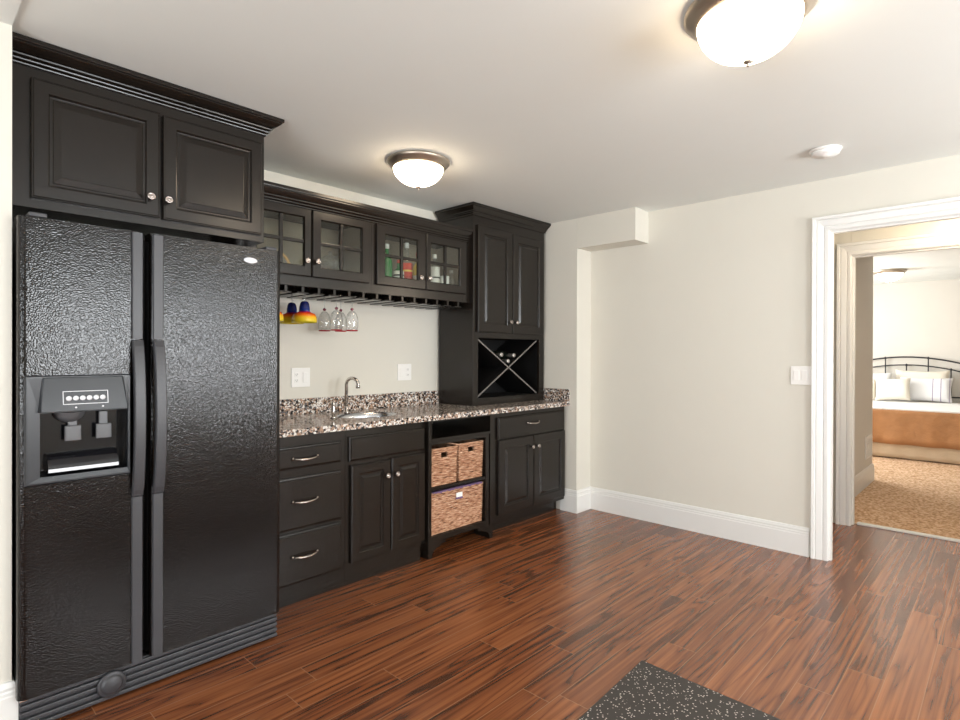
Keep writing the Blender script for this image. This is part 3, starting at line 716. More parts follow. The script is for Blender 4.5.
for k in range(n):
    j = (k+1) % n; a, b_ = 4*k, 4*j
    fs += [(a+1, b_+1, b_+3, a+3), (a, a+2, b_+2, b_), (a, b_, b_+1, a+1), (a+2, a+3, b_+3, b_+2)]
mb.add(vs, fs).build('worktop_slab', 'granite', t)
MB().box(0.02, 1.766, -0.021, -0.0005, z1+0.0002, 1.0145, 0.0015).build('backsplash', 'granite', t)
MB().box(XP-0.021, XP-0.0008, yC+0.002, -0.002, z1+0.0002, 1.0145, 0.0015).build('side_splash', 'granite', t)

# sink
r0 = [(1.06, 0.0), (1.0, 0.0), (0.985, -0.02), (0.96, -0.09), (0.88, -0.125), (0.6, -0.14), (0.12, -0.145), (0.11, -0.150), (0.0, -0.150)]
mb = MB(); vs = []; fs = []; n = 64
full = [(s_a, z) for s_a, z in r0] 
inner = [(0.992, 0.0345), (0.985, 0.0345), (0.980, 0.0), (0.975, -0.02), (0.96, -0.10), (0.88, -0.135), (0.6, -0.145), (0.12, -0.150), (0.001, -0.152)]
outer = [(0.001, -0.156), (0.62, -0.150), (0.90, -0.140), (0.982, -0.10), (0.992, -0.004)]
prof = inner+outer
for (q, z) in prof:
    for k in range(n):
        a = 2*PI*k/n; vs.append((SC[0]+SR[0]*q*math.cos(a), SC[1]+SR[1]*q*math.sin(a), CT-0.0005+z))
m_ = len(prof)
for i in range(m_):
    j = (i+1) % m_
    for k in range(n):
        k2 = (k+1) % n; fs.append((i*n+k, i*n+k2, j*n+k2, j*n+k))
s_o = mb.add(vs, fs, True).build('bar_sink', 'steel', None, (SC[0], SC[1], CT))
tag(s_o, 'small oval stainless steel sink set into the granite worktop', 'sink')
MB().lathe([(0.030, -0.1475), (0.034, -0.146), (0.034, -0.1445), (0.022, -0.1445), (0.018, -0.147), (0.0, -0.147)], (SC[0], SC[1], CT), 'z', 24).build('drain', 'chrome', s_o)

# faucet
fx, fy = 0.842, -0.140
t = thing('faucet', 'brushed nickel gooseneck bar faucet behind the sink', 'faucet', (fx, fy, 0.9145))
MB().lathe([(0.026, 0), (0.026, 0.006), (0.018, 0.012), (0.015, 0.035), (0.012, 0.045)], (fx, fy, 0.9145), 'z', 24).build('base', 'nickel', t)
pts = [(fx, fy, 0.955), (fx, fy, 1.10)]
dxv = Vector((0.25, -1.0, 0)).normalized(); R_ = 0.050
for i in range(1, 15):
    a = PI*i/14*1.05
    pts.append((fx+dxv.x*R_*(1-math.cos(a)), fy+dxv.y*R_*(1-math.cos(a)), 1.10+R_*math.sin(a)*0.85))
MB().tube(pts, [0.0112]*len(pts), 14).build('spout', 'nickel', t)
e = Vector(pts[-1])
MB().lathe([(0.0118, 0.006), (0.0138, 0), (0.0138, -0.014), (0.011, -0.016)], (e.x, e.y, e.z), 'z', 18).build('aerator', 'nickel', t)
sx_, sy_ = 0.617, -0.345
t = thing('side_spray', 'short brushed nickel side spray standing on the worktop left of the sink', 'spray', (sx_, sy_, 0.9145))
MB().lathe([(0.022, 0), (0.022, 0.005), (0.016, 0.010)], (sx_, sy_, 0.9145), 'z', 24).build('base', 'nickel', t)
MB().lathe([(0.010, 0.010), (0.012, 0.03), (0.014, 0.065), (0.010, 0.074), (0.014, 0.080), (0.012, 0.094), (0.0, 0.098)], (sx_, sy_, 0.9145), 'z', 24).build('spray_head', 'nickel', t)

# ---- glass-door wall cabinets
yV = -0.36; VZ0, VZ1 = 1.686, 2.150
def glass_door(par, x0, x1, z0, z1, gx0, gx1, gz0, gz1, kx, kz):
    th = 0.021; mb = MB(); yb = yV-0.0005
    # frame as four mitred bars with moulded inner edge
    prof = [(0, 0), (0, th-0.004), (0.004, th), (0.9, th), (0.96, th-0.006), (1.0, th-0.008), (1.0, 0)]
    vs = []; fs = []
    for (q, tt) in prof:
        if q <= 0.004: X0, X1, Z0, Z1 = x0+q, x1-q, z0+q, z1-q
        else: X0, X1, Z0, Z1 = x0+(gx0-x0)*q, x1-(x1-gx1)*q, z0+(gz0-z0)*q, z1-(z1-gz1)*q
        vs += [(X0, yb-tt, Z0), (X1, yb-tt, Z0), (X1, yb-tt, Z1), (X0, yb-tt, Z1)]
    m_ = len(prof)
    for i in range(m_):
        j = (i+1) % m_
        for k in range(4):
            k2 = (k+1) % 4; fs.append((i*4+k, i*4+k2, j*4+k2, j*4+k))
    mb.add(vs, fs)
    xc, zc = (gx0+gx1)/2, (gz0+gz1)/2
    mb.box(xc-0.010, xc+0.010, yb-0.016, yb-0.001, gz0, gz1, 0.003).box(gx0, xc-0.010, yb-0.016, yb-0.001, zc-0.010, zc+0.010, 0.003).box(xc+0.010, gx1, yb-0.016, yb-0.001, zc-0.010, zc+0.010, 0.003)
    d = mb.build('glass_door', 'cabinet', par)
    MB().box(gx0-0.004, gx1+0.004, yb-0.0075, yb-0.0045, gz0-0.004, gz1+0.004).build('pane', 'glass', d)
    knob(d, kx, yb-th, kz)
    return d
def wall_cab(name, label, x0, x1, loc, doors):
    t = thing(name, label, 'cabinet', loc)
    mb = MB().box(x0, x0+0.02, yV+0.02, -0.003, VZ0, VZ1).box(x1-0.02, x1, yV+0.02, -0.003, VZ0, VZ1)
    mb.box(x0+0.02, x1-0.02, yV+0.02, -0.003, VZ0, VZ0+0.02).box(x0+0.02, x1-0.02, yV+0.02, -0.003, VZ1-0.02, VZ1).box(x0+0.02, x1-0.02, -0.012, -0.003, VZ0+0.02, VZ1-0.02)
    fx0, fx1 = doors[0][0], doors[-1][1]
    # face frame
    o0, o1 = fx0+0.02, fx1-0.02
    mb.box(x0, o0, yV, yV+0.02, VZ0, VZ1, 0.001).box(o1, x1, yV, yV+0.02, VZ0, VZ1, 0.001).box(o0, o1, yV, yV+0.02, VZ0, 1.765, 0.001).box(o0, o1, yV, yV+0.02, 2.11, VZ1, 0.001)
    mb.build('cabinet_body', 'cabinet', t)
    MB().box(x0+0.021, x1-0.021, -0.0135, -0.0122, VZ0+0.0255, VZ1-0.021).box(x0+0.0202, x0+0.0215, yV+0.021, -0.014, VZ0+0.0255, VZ1-0.021).box(x1-0.0215, x1-0.0202, yV+0.021, -0.014, VZ0+0.0255, VZ1-0.021).box(x0+0.021, x1-0.021, yV+0.021, -0.014, VZ0+0.0202, VZ0+0.0252).build('interior_lining', 'cabinet_in', t)
    for D in doors: glass_door(t, *D)
    MB().sweep([(x0, yV), (x1, yV)], [(-o*0.50, VZ1-0.018+h*1.12) for o, h in CROWN], pl).build('crown_molding', 'cabinet', t)
    return t
wall_cab('glass_wall_cabinet', 'dark wall cabinet with two glass-pane doors next to the refrigerator, nearly empty inside', 0.03, 0.880, (0.45, -0.18, VZ0),
    [(0.075, 0.450, 1.744, 2.130, 0.132, 0.405, 1.805, 2.078, 0.415, 1.830), (0.458, 0.851, 1.744, 2.130, 0.515, 0.796, 1.805, 2.078, 0.481, 1.832)])
wall_cab('glass_wall_cabinet', 'dark wall cabinet with two glass-pane doors showing liquor bottles, next to the tall cabinet', 0.8805, 1.7655, (1.32, -0.18, VZ0),
    [(0.911, 1.318, 1.744, 2.130, 0.978, 1.250, 1.805, 2.070, 1.262, 1.820), (1.326, 1.713, 1.744, 2.130, 1.366, 1.648, 1.805, 2.070, 1.340, 1.822)])

# ---- stemware rack rails under the wall cabinets
t = thing('stemware_rack', 'row of dark rails for hanging stemware under the glass wall cabinets', 'rack', (0.9, -0.18, 1.64))
rx0 = 0.100; pitch = 0.1035
RAIL = []
for i in range(16):
    x = rx0+pitch*i; RAIL.append(x)
    MB().box(x-0.008, x+0.008, yV+0.004, -0.03, 1.653, 1.6855).box(x-0.034, x+0.034, yV+0.004, -0.03, 1.646, 1.6535, 0.002).build('rail', 'cabinet', t)
SLOT = [x+pitch/2 for x in RAIL]

def stem_glass(x, y, kind, label, group):
    z = 1.6545   # foot rests on the rails; glass hangs upside down
    t = thing('margarita_glass' if kind == 'm' else 'wine_glass', label, 'glass', (x, y, z+0.0), group)
    hm = 'clear_glass'
    MB().lathe([(0.0, 0.004), (0.036, 0.003), (0.0365, 0.0015), (0.034, 0.0), (0.012, -0.001), (0.006, -0.006), (0, -0.006)], (x, y, z), 'z', 28).build('foot', hm, t)
    if kind == 'm':
        MB().lathe([(0.0055, -0.0065), (0.0045, -0.022), (0.0085, -0.030), (0.0045, -0.038), (0.009, -0.043)], (x, y, z), 'z', 16).build('stem', hm, t)
        P = [(0.009, -0.0435), (0.020, -0.048), (0.026, -0.060), (0.030, -0.082), (0.031, -0.104), (0.040, -0.111), (0.060, -0.119), (0.070, -0.136), (0.0715, -0.160), (0.071, -0.171)]
        Q = [(r_-0.0022, h+0.001) for r_, h in reversed(P[1:])]
        MB().lathe(P+Q+[(0.001, -0.047)], (x, y, z), 'z', 40).build('bowl', 'banded', t)
    else:
        MB().lathe([(0.0042, -0.0065), (0.0035, -0.04), (0.0035, -0.066)], (x, y, z), 'z', 14).build('stem', hm, t)
        lab(MB().lathe([(0.004, -0.066), (0.010, -0.071), (0.010, -0.079), (0.005, -0.083)], (x, y, z), 'z', 16).build('stem_bead', 'plum_glass', t), 'plum coloured bead')
        P = [(0.006, -0.0835), (0.018, -0.090), (0.030, -0.106), (0.038, -0.128), (0.041, -0.152), (0.040, -0.178), (0.0365, -0.205)]
        Q = [(r_-0.0018, h) for r_, h in reversed(P[1:])]
        MB().lathe(P+Q+[(0.001, -0.0855)], (x, y, z), 'z', 36).build('bowl', hm, t)
        lab(MB().lathe([(0.0366, -0.2052), (0.0360, -0.2115), (0.0336, -0.2115), (0.0343, -0.2052), (0.0366, -0.2052)], (x, y, z), 'z', 36, cap=False).build('rim', 'red_rim', t), 'red rim')
gg = 'sunset coloured margarita glasses hanging from the rack'
stem_glass(SLOT[1], -0.275, 'm', 'banded blue, red and yellow margarita glass hanging half hidden beside the refrigerator', gg)
stem_glass(SLOT[3], -0.13, 'm', 'banded margarita glass hanging in the middle, partly behind the nearer one', gg)
stem_glass(SLOT[3]+0.003, -0.276, 'm', 'banded blue and yellow margarita glass hanging closest of the three, whole rim visible', gg)
gw = 'clear wine glasses with red rims hanging from the rack'
stem_glass(SLOT[5], -0.157, 'w', 'clear red-rimmed wine glass hanging leftmost of its kind, next to the coloured glasses', gw)
stem_glass(SLOT[5], -0.295, 'w', 'clear red-rimmed wine glass hanging in front of the other middle one', gw)
stem_glass(SLOT[6], -0.180, 'w', 'clear red-rimmed wine glass hanging just behind the front middle one', gw)
stem_glass(SLOT[6], -0.308, 'w', 'clear red-rimmed wine glass hanging rightmost of its kind, nearest the tall cabinet', gw)

# ---- tall cabinet with wine cubby on the worktop
yT = -0.396; tx0, tx1 = 1.767, 2.6365; tz = 0.9145
t = thing('tall_cabinet', 'tall dark cabinet on the worktop with two doors and an X wine cubby', 'cabinet', (2.2, -0.2, tz))
mb = MB().box(tx0, tx0+0.02, yT+0.02, -0.024, tz, 2.40).box(tx1-0.02, tx1, yT+0.02, -0.024, tz, 2.40).box(tx0+0.02, tx1-0.02, yT+0.02, -0.024, 1.44, 2.40).box(tx0+0.02, tx1-0.02, yT+0.02, -0.024, tz, tz+0.03).box(tx0+0.02, tx1-0.02, -0.036, -0.024, tz+0.03, 1.44)
wx0, wx1, wz0, wz1 = 1.823, 2.571, 0.970, 1.425
mb.box(tx0, wx0, yT, yT+0.02, tz, 2.40, 0.0015).box(wx1, tx1, yT, yT+0.02, tz, 2.40, 0.0015).box(wx0, wx1, yT, yT+0.02, tz, wz0, 0.0015).box(wx0, wx1, yT, yT+0.02, wz1, 2.40, 0.0015)
mb.build('cabinet_body', 'cabinet', t)
MB().box(wx0-0.02, wx1+0.02, yT+0.021, -0.037, wz0-0.012, wz0-0.004).box(tx0+0.021, tx1-0.021, -0.041, -0.037, wz0, wz1).box(tx0+0.0205, tx0+0.0225, yT+0.021, -0.041, wz0-0.01, 1.4395).box(tx1-0.0225, tx1-0.0205, yT+0.021, -0.041, wz0-0.01, 1.4395).box(tx0+0.0225, tx1-0.0225, yT+0.021, -0.041, 1.4375, 1.4395).build('cubby_lining', 'dark_in', t)
d = panel_door(t, 'door', 1.804, 2.198, 1.468, 2.272, yT-0.0005, 0.066, raised=0.026); knob(d, 2.160, yT-0.0225, 1.556)
d = panel_door(t, 'door', 2.206, 2.604, 1.468, 2.262, yT-0.0005, 0.066, raised=0.026); knob(d, 2.232, yT-0.0225, 1.556)
crown(t, [(tx0, -0.024), (tx0, yT), (tx1, yT), (tx1, -0.024)][0:4], 2.338, H-0.002, 0.72, CROWN_T)
# X lattice: each diagonal a board
cx, cz = (wx0+wx1)/2, (wz0+wz1)/2; hw, hh = (wx1-wx0)/2-0.001, (wz1-wz0)/2-0.001
L_ = math.hypot(hw, hh); ux, uz = hw/L_, hh/L_; th = 0.0055
def board(sg, a0, a1):
    vs = []
    for y in (yT+0.0215, -0.042):
        for (l_, q) in ((a0, -th), (a1, -th), (a1, th), (a0, th)):
            vs.append((cx+ux*l_-sg*uz*q*1, y, cz+sg*uz*l_+ux*q))
    return vs, [(0,1,2,3),(7,6,5,4),(0,4,5,1),(1,5,6,2),(2,6,7,3),(3,7,4,0)]
def front_edge(sg, a0, a1):
    vs = []
    for y in (yT+0.0195, yT+0.0213):
        for (l_, q) in ((a0, -th), (a1, -th), (a1, th), (a0, th)): vs.append((cx+ux*l_-sg*uz*q, y, cz+sg*uz*l_+ux*q))
    return vs, [(0,1,2,3),(7,6,5,4),(0,4,5,1),(1,5,6,2),(2,6,7,3),(3,7,4,0)]
for sg in (1, -1):
    mb = MB(); fe = MB()
    if sg == 1: spans = [(-L_+0.012, L_-0.012)]
    else: spans = [(-L_+0.012, -0.0065), (0.0065, L_-0.012)]
    for (a0, a1) in spans: mb.add(*board(sg, a0, a1)); fe.add(*front_edge(sg, a0, a1))
    lb = mb.build('lattice_board', 'dark_in', t); lab(fe.build('board_edge', 'lattice', lb), 'pale grey front edge')
def wine_bottle(x, z, label, y0):
    g = 'wine bottles lying in the X cubby'
    o = MB().lathe([(0.0, 0.003), (0.034, 0.0), (0.0365, -0.006), (0.0365, -0.185), (0.030, -0.205), (0.016, -0.225), (0.0145, -0.245)], (x, y0, z), 'y', 28).build('wine_bottle', 'dark_glass', None, (x, y0, z))
    tag(o, label, 'bottle', g)
    lab(MB().lathe([(0.0152, -0.246), (0.0152, -0.292), (0.0165, -0.293), (0.0165, -0.302), (0.0, -0.303)], (x, y0, z), 'y', 20).build('foil_cap', 'foil', o), 'pale foil cap')
wine_bottle(cx, cz+0.0505, 'lowest dark wine bottle lying in the crook of the X, pale cap facing out', -0.075)
wine_bottle(cx-0.082, cz+0.101, 'dark wine bottle lying on the left board of the X, pale cap facing out', -0.075)
wine_bottle(cx+0.070, cz+0.097, 'dark wine bottle lying on the right board of the X, pale cap facing out', -0.075)

# ---- liquor bottles behind the glass (stand on the cabinet floor)
BZ = VZ0+0.0258
def liquor(x, y, h, r_, glassm, capm, label, lm=None, lz=(0.25, 0.6), square=False, stripe=None):
    nk = 0.30
    prof = [(0.0, 0.0), (r_*0.96, 0.0), (r_, 0.006), (r_, h*0.62), (r_*0.85, h*0.68), (r_*0.36, h*0.76), (r_*0.33, h*0.90)]
    o = MB().lathe(prof, (x, y, BZ), 'z', 4 if square else 26, smooth=not square).build('liquor_bottle', glassm, None, (x, y, BZ))
    tag(o, label, 'bottle', 'liquor bottles behind the glass doors')
    MB().lathe([(r_*0.40, h*0.902), (r_*0.40, h*0.995), (r_*0.36, h), (0, h)], (x, y, BZ), 'z', 18).build('cap', capm, o)
    if lm:
        l_ = MB().lathe([(r_+0.0006, h*lz[0]), (r_+0.0014, h*lz[0]), (r_+0.0014, h*lz[1]), (r_+0.0006, h*lz[1])], (x, y, BZ), 'z', 26, cap=False).build('label', lm, o)
        if stripe: MB().lathe([(r_+0.0016, h*(lz[0]+lz[1])/2-0.006), (r_+0.0022, h*(lz[0]+lz[1])/2), (r_+0.0016, h*(lz[0]+lz[1])/2+0.006)], (x, y, BZ), 'z', 26, cap=False).build('label_stripe', stripe, l_)
liquor(1.070, -0.270, 0.325, 0.037, 'green_glass', 'white_label', 'tall green bottle with white cap, leftmost behind the glass doors')
liquor(1.150, -0.295, 0.225, 0.034, 'green_glass', 'red_cap', 'shorter green bottle with a square white label beside the tall green one', 'white_label', (0.40, 0.66), stripe='black_print')
liquor(1.236, -0.275, 0.355, 0.038, 'clear_glass', 'white_label', 'tallest clear bottle with white cap and red and yellow label', 'red_label', (0.30, 0.60), stripe='yellow_label')
liquor(1.328, -0.285, 0.300, 0.037, 'yellow_label', 'red_cap', 'yellow bottle with red cap and white label near the cabinet centre', 'white_label', (0.15, 0.45), stripe='red_label')
liquor(1.492, -0.275, 0.310, 0.038, 'clear_glass', 'white_label', 'clear bottle with tall white label behind the right glass door', 'white_label', (0.20, 0.70), stripe='black_print')
liquor(1.580, -0.285, 0.235, 0.034, 'clear_glass', 'foil', 'squat clear bottle with silver cap and white label behind the right glass door', 'white_label', (0.30, 0.68))
liquor(1.668, -0.265, 0.215, 0.036, 'clear_glass', 'foil', 'plain clear bottle without label, rightmost behind the glass doors')
# basket handle and lidded glass dish in the left cabinet
bx, by = 0.316, -0.265
t = thing('handled_basket', 'small tan basket with arched rattan handle behind the first glass door', 'basket', (bx, by, BZ))
MB().lathe([(0.045, 0.0), (0.068, 0.04), (0.078, 0.052), (0.072, 0.052), (0.062, 0.04), (0.042, 0.004), (0, 0.004)], (bx, by, BZ), 'z', 28).build('bowl', 'basket', t)
MB().tube([(bx-0.068*math.cos(PI*i/16), by, BZ+0.048+0.115*math.sin(PI*i/16)) for i in range(17)], 0.0085, 8).build('handle', 'rattan', t)
gx, gy = 0.642, -0.265
t = thing('glass_candy_dish', 'cut-glass lidded dish standing behind the second glass door', 'dish', (gx, gy, BZ))
MB().lathe([(0.036, 0.0), (0.038, 0.004), (0.012, 0.030), (0.012, 0.075), (0.035, 0.090), (0.058, 0.120), (0.062, 0.150), (0.059, 0.150), (0.054, 0.122), (0.033, 0.094), (0.0, 0.086)], (gx, gy, BZ), 'z', 14, smooth=False).build('bowl', 'clear_glass', t)
MB().lathe([(0.063, 0.151), (0.060, 0.158), (0.040, 0.184), (0.014, 0.194), (0.010, 0.204), (0.014, 0.212), (0.0, 0.222)], (gx, gy, BZ), 'z', 14, smooth=False).build('lid', 'clear_glass', t)

# ------------------------------------------------------------------ wall plates
def plate_y(x0, x1, z0, z1, label, left, right):
    o = MB().box(x0, x1, -0.0075, -0.0005, z0, z1, 0.0025).build('outlet_plate', 'outlet', None, ((x0+x1)/2, 0, (z0+z1)/2))
    tag(o, label, 'outlet', 'double wall plates above the worktop')
    w_ = (x1-x0); zc = (z0+z1)/2
    for kind, xc in ((left, x0+w_*0.27), (right, x0+w_*0.73)):
        if kind == 'o':
            for dz in (-0.019, 0.019):
                r_ = MB().box(xc-0.015, xc+0.015, -0.0095, -0.0076, zc+dz-0.013, zc+dz+0.013, 0.001).build('receptacle', 'outlet', o)
                MB().box(xc-0.007, xc-0.005, -0.0100, -0.0096, zc+dz-0.002, zc+dz+0.006).box(xc+0.005, xc+0.007, -0.0100, -0.0096, zc+dz-0.002, zc+dz+0.006).lathe([(0.0022, -0.0004), (0.0022, 0.0)], (xc, -0.0096, zc+dz-0.007), 'y', 8).build('slots', 'slot', r_)
        else:
            MB().box(xc-0.016, xc+0.016, -0.0112, -0.0076, zc-0.033, zc+0.033, 0.0015).build('rocker_switch', 'outlet', o)
    return o
plate_y(0.526, 0.655, 1.088, 1.210, 'white double wall plate above the worktop, nearer the refrigerator', 'o', 's')
plate_y(1.370, 1.500, 1.105, 1.227, 'white double wall plate above the worktop, beside the tall cabinet', 's', 'o')
o = MB().box(XW-0.0075, XW-0.0005, -2.368, -2.248, 1.109, 1.230, 0.0025).build('light_switch', 'outlet', None, (XW, -2.31, 1.17))
tag(o, 'white double rocker light switch on the wall beside the doorway trim', 'switch')
for yc in (-2.283, -2.330):
    MB().box(XW-0.012, XW-0.0076, yc-0.016, yc+0.016, 1.137, 1.203, 0.0015).build('rocker', 'outlet', o)

# ------------------------------------------------------------------ ceiling things
def ceiling_light(x, y, R_, label, lm, hgt=0.150, zc=H):
    t = thing('ceiling_light', label, 'ceiling light', (x, y, zc), 'flush dome ceiling lights')
    k = R_/0.185
    MB().lathe([(0.150*k, -0.0005), (0.176*k, -0.0005), (0.185*k, -0.006), (0.186*k, -0.014), (0.180*k, -0.020), (0.176*k, -0.026), (0.170*k, -0.029), (0.164*k, -0.037), (0.150*k, -0.048), (0.144*k, -0.048), (0.144*k, -0.0005)], (x, y, zc), 'z', 64, cap=False).build('metal_ring', 'bronze', t)
    n = 16; prof = []
    for i in range(n+1):
        a = PI/2*i/n; prof.append((0.150*k*math.cos(a)*0.985 if i < n else 0.0, -0.040-(hgt-0.044)*math.sin(a)))
    MB().lathe(prof, (x, y, zc), 'z', 56, cap=False).build('glass_bowl', lm, t)
    MB().lathe([(0.0, -hgt+0.002), (0.015, -hgt-0.001), (0.016, -hgt-0.005), (0.008, -hgt-0.010), (0.005, -hgt-0.012), (0.0065, -hgt-0.017), (0.0, -hgt-0.022)], (x, y, zc), 'z', 20).build('finial', 'bronze', t)
ceiling_light(0.888, -0.808, 0.182, 'dome ceiling light over the bar cabinets, with bronze ring and glowing bowl', 'lamp_glass')
ceiling_light(0.682, -2.690, 0.196, 'large dome ceiling light cut off by the top of the picture', 'lamp_glass', 0.172)
ceiling_light(7.81, -2.12, 0.19, 'small dome ceiling light above the bed in the far bedroom', 'lamp_glass_bed')
t = thing('smoke_detector', 'round white smoke detector on the ceiling near the doorway wall', 'smoke detector', (2.285, -2.565, H))
MB().lathe([(0.076, -0.0005), (0.078, -0.008), (0.076, -0.012), (0.066, -0.012)], (2.285, -2.565, H), 'z', 40).build('base', 'smoke', t)
MB().lathe([(0.070, -0.0125), (0.068, -0.026), (0.060, -0.032), (0.030, -0.034), (0.028, -0.037), (0.0, -0.038)], (2.285, -2.565, H), 'z', 40).build('cover', 'smoke', t)

# ------------------------------------------------------------------ floor mat
a = math.radians(2.5); cxm, cym = 0.966, -2.180; wx_, wy_ = 1.5, 0.95
mb = MB().box(-wx_, 0, -wy_, 0, 0.0008, 0.0105, 0.003)
mb.v = [(cxm+p[0]*math.cos(a)+p[1]*0.028, cym+p[0]*math.sin(a)+p[1]*math.cos(a), p[2]) for p in mb.v]
tag(mb.build('rubber_mat', 'mat', None, (cxm-0.7, cym-0.45, 0.0)), 'black rubber floor mat with pale flecks at the bottom of the picture', 'mat')

# ------------------------------------------------------------------ bedroom
bc = -2.13; bx0, bx1 = 7.45, 9.38; bw = 0.78
t = thing('bed', 'bed with dark iron headboard, tan cover and beige skirt in the far bedroom', 'bed', (8.4, bc, 0.008))
MB().box(bx0+0.06, bx1, bc-bw+0.04, bc+bw-0.04, 0.20, 0.36, 0.02).build('box_spring', 'matt', t)
MB().box(bx0+0.03, bx1, bc-bw, bc+bw, 0.362, 0.618, 0.05).build('mattress', 'matt', t)
for (xx, yy) in ((bx0+0.15, bc-bw+0.12), (bx0+0.15, bc+bw-0.12), (bx1-0.1, bc-bw+0.12), (bx1-0.1, bc+bw-0.12)):
    MB().box(xx-0.025, xx+0.025, yy-0.025, yy+0.025, 0.009, 0.199).build('leg', 'iron', t)
def drape(x_f, x_b, w_, z_top, z_bot, amp, th, seed, nfold):
    """cloth over the foot and both sides, with folds; top sheet included when z_top given"""
    rnd = random.Random(seed); path = []
    n1, n2 = 40, 70
    for i in range(n1): path.append((x_b+(x_f-x_b)*i/n1, bc+w_, 0, 1))
    for i in range(n2): path.append((x_f, bc+w_-2*w_*i/n2, -1, 0))
    for i in range(n1+1): path.append((x_f+(x_b-x_f)*i/n1, bc-w_, 0, -1))
    zs = [z_top, z_top-0.02, z_top-0.05]+[z_top-0.05+(z_bot-z_top+0.05)*k/5 for k in range(1, 6)]
    vs, fs = [], []; n = len(path)
    for lay in (0, 1):
        for k, z in enumerate(zs):
            q = (z_top-z)/(z_top-z_bot)
            for i, (x, y, nx, ny) in enumerate(path):
                f = amp*q*(math.sin(i*nfold+seed)+0.5*math.sin(i*nfold*0.37+seed*2))
                o_ = (0.014 if k else 0.0)+f-(th if lay else 0)
                zz = z+(0.003*math.sin(i*0.35+seed) if k == len(zs)-1 else 0)
                vs.append((x+nx*o_, y+ny*o_, zz))
    m_ = len(zs)
    for lay in (0, 1):
        b0_ = lay*m_*n
        for k in range(m_-1):
            for i in range(n-1): fs.append((b0_+k*n+i, b0_+k*n+i+1, b0_+(k+1)*n+i+1, b0_+(k+1)*n+i))
    for i in range(n-1):
        fs.append((i, i+1, m_*n+i+1, m_*n+i)); e1 = (m_-1)*n; fs.append((e1+i, e1+i+1, m_*n+e1+i+1, m_*n+e1+i))
    return MB().add(vs, fs, True)
mb = drape(bx0+0.02, bx1-0.3, bw+0.005, 0.628, 0.195, 0.008, 0.006, 3, 0.45)
mb.build('comforter', 'tan_cloth', t)
MB().box(bx0+0.012, bx1-0.30, bc-bw-0.002, bc+bw+0.002, 0.6195, 0.643, 0.012).build('top_sheet', 'white_cloth', t)
drape(bx0+0.05, bx1-0.02, bw-0.01, 0.34, 0.022, 0.006, 0.004, 5, 0.6).build('bed_skirt', 'skirt_cloth', t)
# headboard: two arched rails, spindles, posts
hx = 9.41; hwid = 0.82
def arc_pt(q, zc, rise): return (hx, bc+hwid*q, zc-rise*q*q)
hb = MB()
hb.tube([arc_pt(-1+2*i/32, 1.285, 0.155) for i in range(33)], 0.011, 8)
hb.tube([arc_pt(-1+2*i/32, 1.165, 0.155) for i in range(33)], 0.009, 8)
hb.tube([(hx, bc-hwid, 0.70), (hx, bc+hwid, 0.70)], 0.010, 8)
for s_ in (-1, 1): hb.tube([(hx, bc+s_*hwid, 0.01), (hx, bc+s_*hwid, 1.145)], 0.014, 8); hb.lathe([(0, 0.03), (0.02, 0.015), (0.02, 0), (0.014, -0.01)], (hx, bc+s_*hwid, 1.145), 'z', 12)
for k in range(-5, 6):
    y = k*0.130/hwid*2*0.995/1
    q = k*0.26/hwid
    if abs(q) > 0.97: continue
    ztop = (1.285 if k % 2 else 1.165)-0.155*q*q
    hb.tube([(hx, bc+k*0.26, 0.70), (hx, bc+k*0.26, ztop)], 0.008, 8)
    hb.lathe([(0.0, 0.022), (0.014, 0.012), (0.017, 0.0), (0.014, -0.012), (0.008, -0.018)], (hx, bc+k*0.26, ztop), 'z', 12)
hb.build('headboard', 'iron', t)

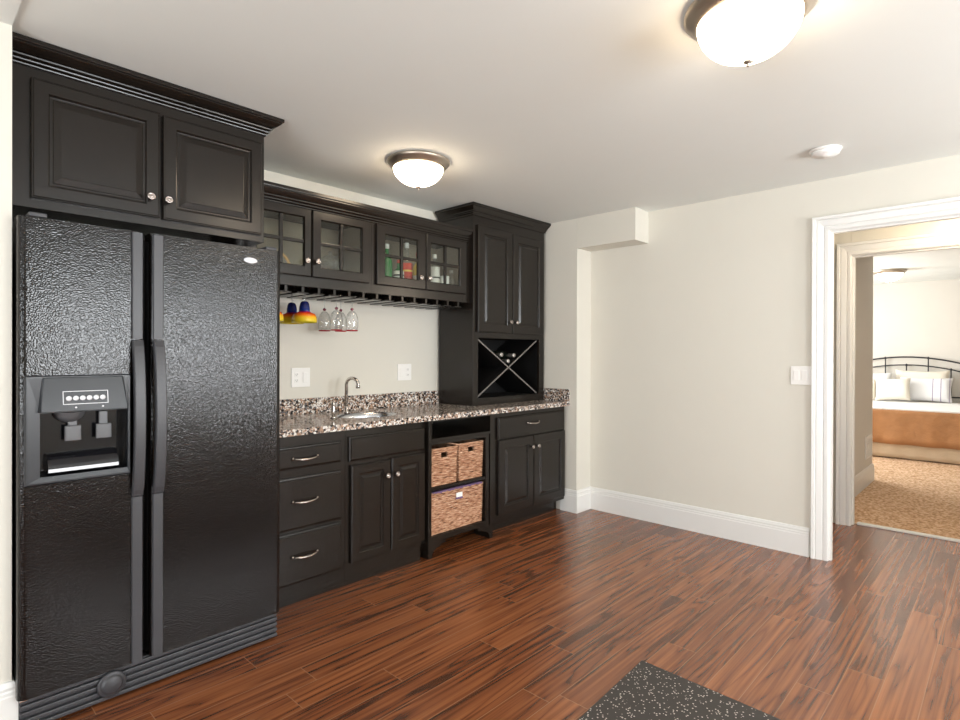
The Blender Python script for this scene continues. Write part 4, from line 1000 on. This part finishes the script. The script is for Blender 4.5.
def pillow(label, x, yc, zb, w_, h_, th, matn, lean=0.25, seed=0, rotz=0.0):
    n, m_ = 18, 14; vs, fs = [], []
    rnd = random.Random(seed)
    for side in (1, -1):
        for i in range(n+1):
            for j in range(m_+1):
                u = -1+2*i/n; v = -1+2*j/m_
                e = max(0.0, (1-u**4))*max(0.0, (1-v**4)); tt = th/2*(e**0.45)+0.003
                pin = 1-0.07*(1-abs(v)**2)*abs(u)**3; pv = 1-0.10*(1-abs(u)**2)*abs(v)**3
                yy = u*w_/2*pin; zz = v*h_/2*pv
                xx = side*tt+0.004*math.sin(5*u+seed)*math.cos(4*v)
                vs.append((xx, yy, zz))
    k1 = (n+1)*(m_+1)
    for s_ in (0, 1):
        for i in range(n):
            for j in range(m_):
                a_ = s_*k1+i*(m_+1)+j; q = (a_, a_+1, a_+m_+2, a_+m_+1)
                fs.append(q if s_ == 0 else q[::-1])
    for i in range(n):
        for j in (0, m_): a_ = i*(m_+1)+j; fs.append((a_, a_+m_+1, k1+a_+m_+1, k1+a_))
    for j in range(m_):
        for i in (0, n): a_ = i*(m_+1)+j; fs.append((a_, a_+1, k1+a_+1, k1+a_))
    cl, sl = math.cos(lean), math.sin(lean); cr, sr = math.cos(rotz), math.sin(rotz); out = []
    zlow = min(p[2]*cl-p[0]*sl for p in vs)
    for (xx, yy, zz) in vs:
        X = xx*cl+zz*sl; Z = -xx*sl+zz*cl
        Y = yy*cr+Z*sr*1.0; Z2 = -yy*sr+Z*cr
        out.append((x+X, yc+Y, Z2))
    zl = min(p[2] for p in out)
    out = [(p[0], p[1], p[2]-zl+zb) for p in out]
    o = MB().add(out, fs, True).build('pillow', matn, None, (x, yc, zb))
    tag(o, label, 'pillow', 'pillows on the bed'); return o
pillow('white pillow leaning at the left edge of the bed beside the wall corner', 9.05, -1.72, 0.647, 0.56, 0.42, 0.15, 'white_cloth', 0.3, 1)
pillow('cream patterned pillow standing highest against the iron headboard', 9.22, -2.33, 0.647, 0.64, 0.46, 0.14, 'cream_cloth', 0.25, 2)
pillow('pale cream square pillow lying frontmost on the bed', 8.80, -2.04, 0.647, 0.42, 0.34, 0.13, 'cream_cloth', 0.35, 3, 0.05)
pillow('white pillow with thin purple stripes, rightmost on the bed', 8.98, -2.40, 0.647, 0.60, 0.36, 0.14, 'striped', 0.3, 4)
pillow('beige corner pillow half hidden by the wall, left of the square pillow', 8.86, -1.66, 0.647, 0.36, 0.33, 0.12, 'cream_cloth', 0.3, 5)

o = MB().box(5.42, 5.74, BY-0.012, BY-0.0005, 0.275, 0.500, 0.003).build('wall_vent', 'outlet', None, (5.58, BY, 0.39))
tag(o, 'white wall vent low on the wall just inside the bedroom', 'vent')
mb = MB()
for k in range(8): mb.box(5.44, 5.72, BY-0.018, BY-0.0122, 0.295+k*0.024, 0.302+k*0.024)
mb.build('louvre', 'outlet', o)
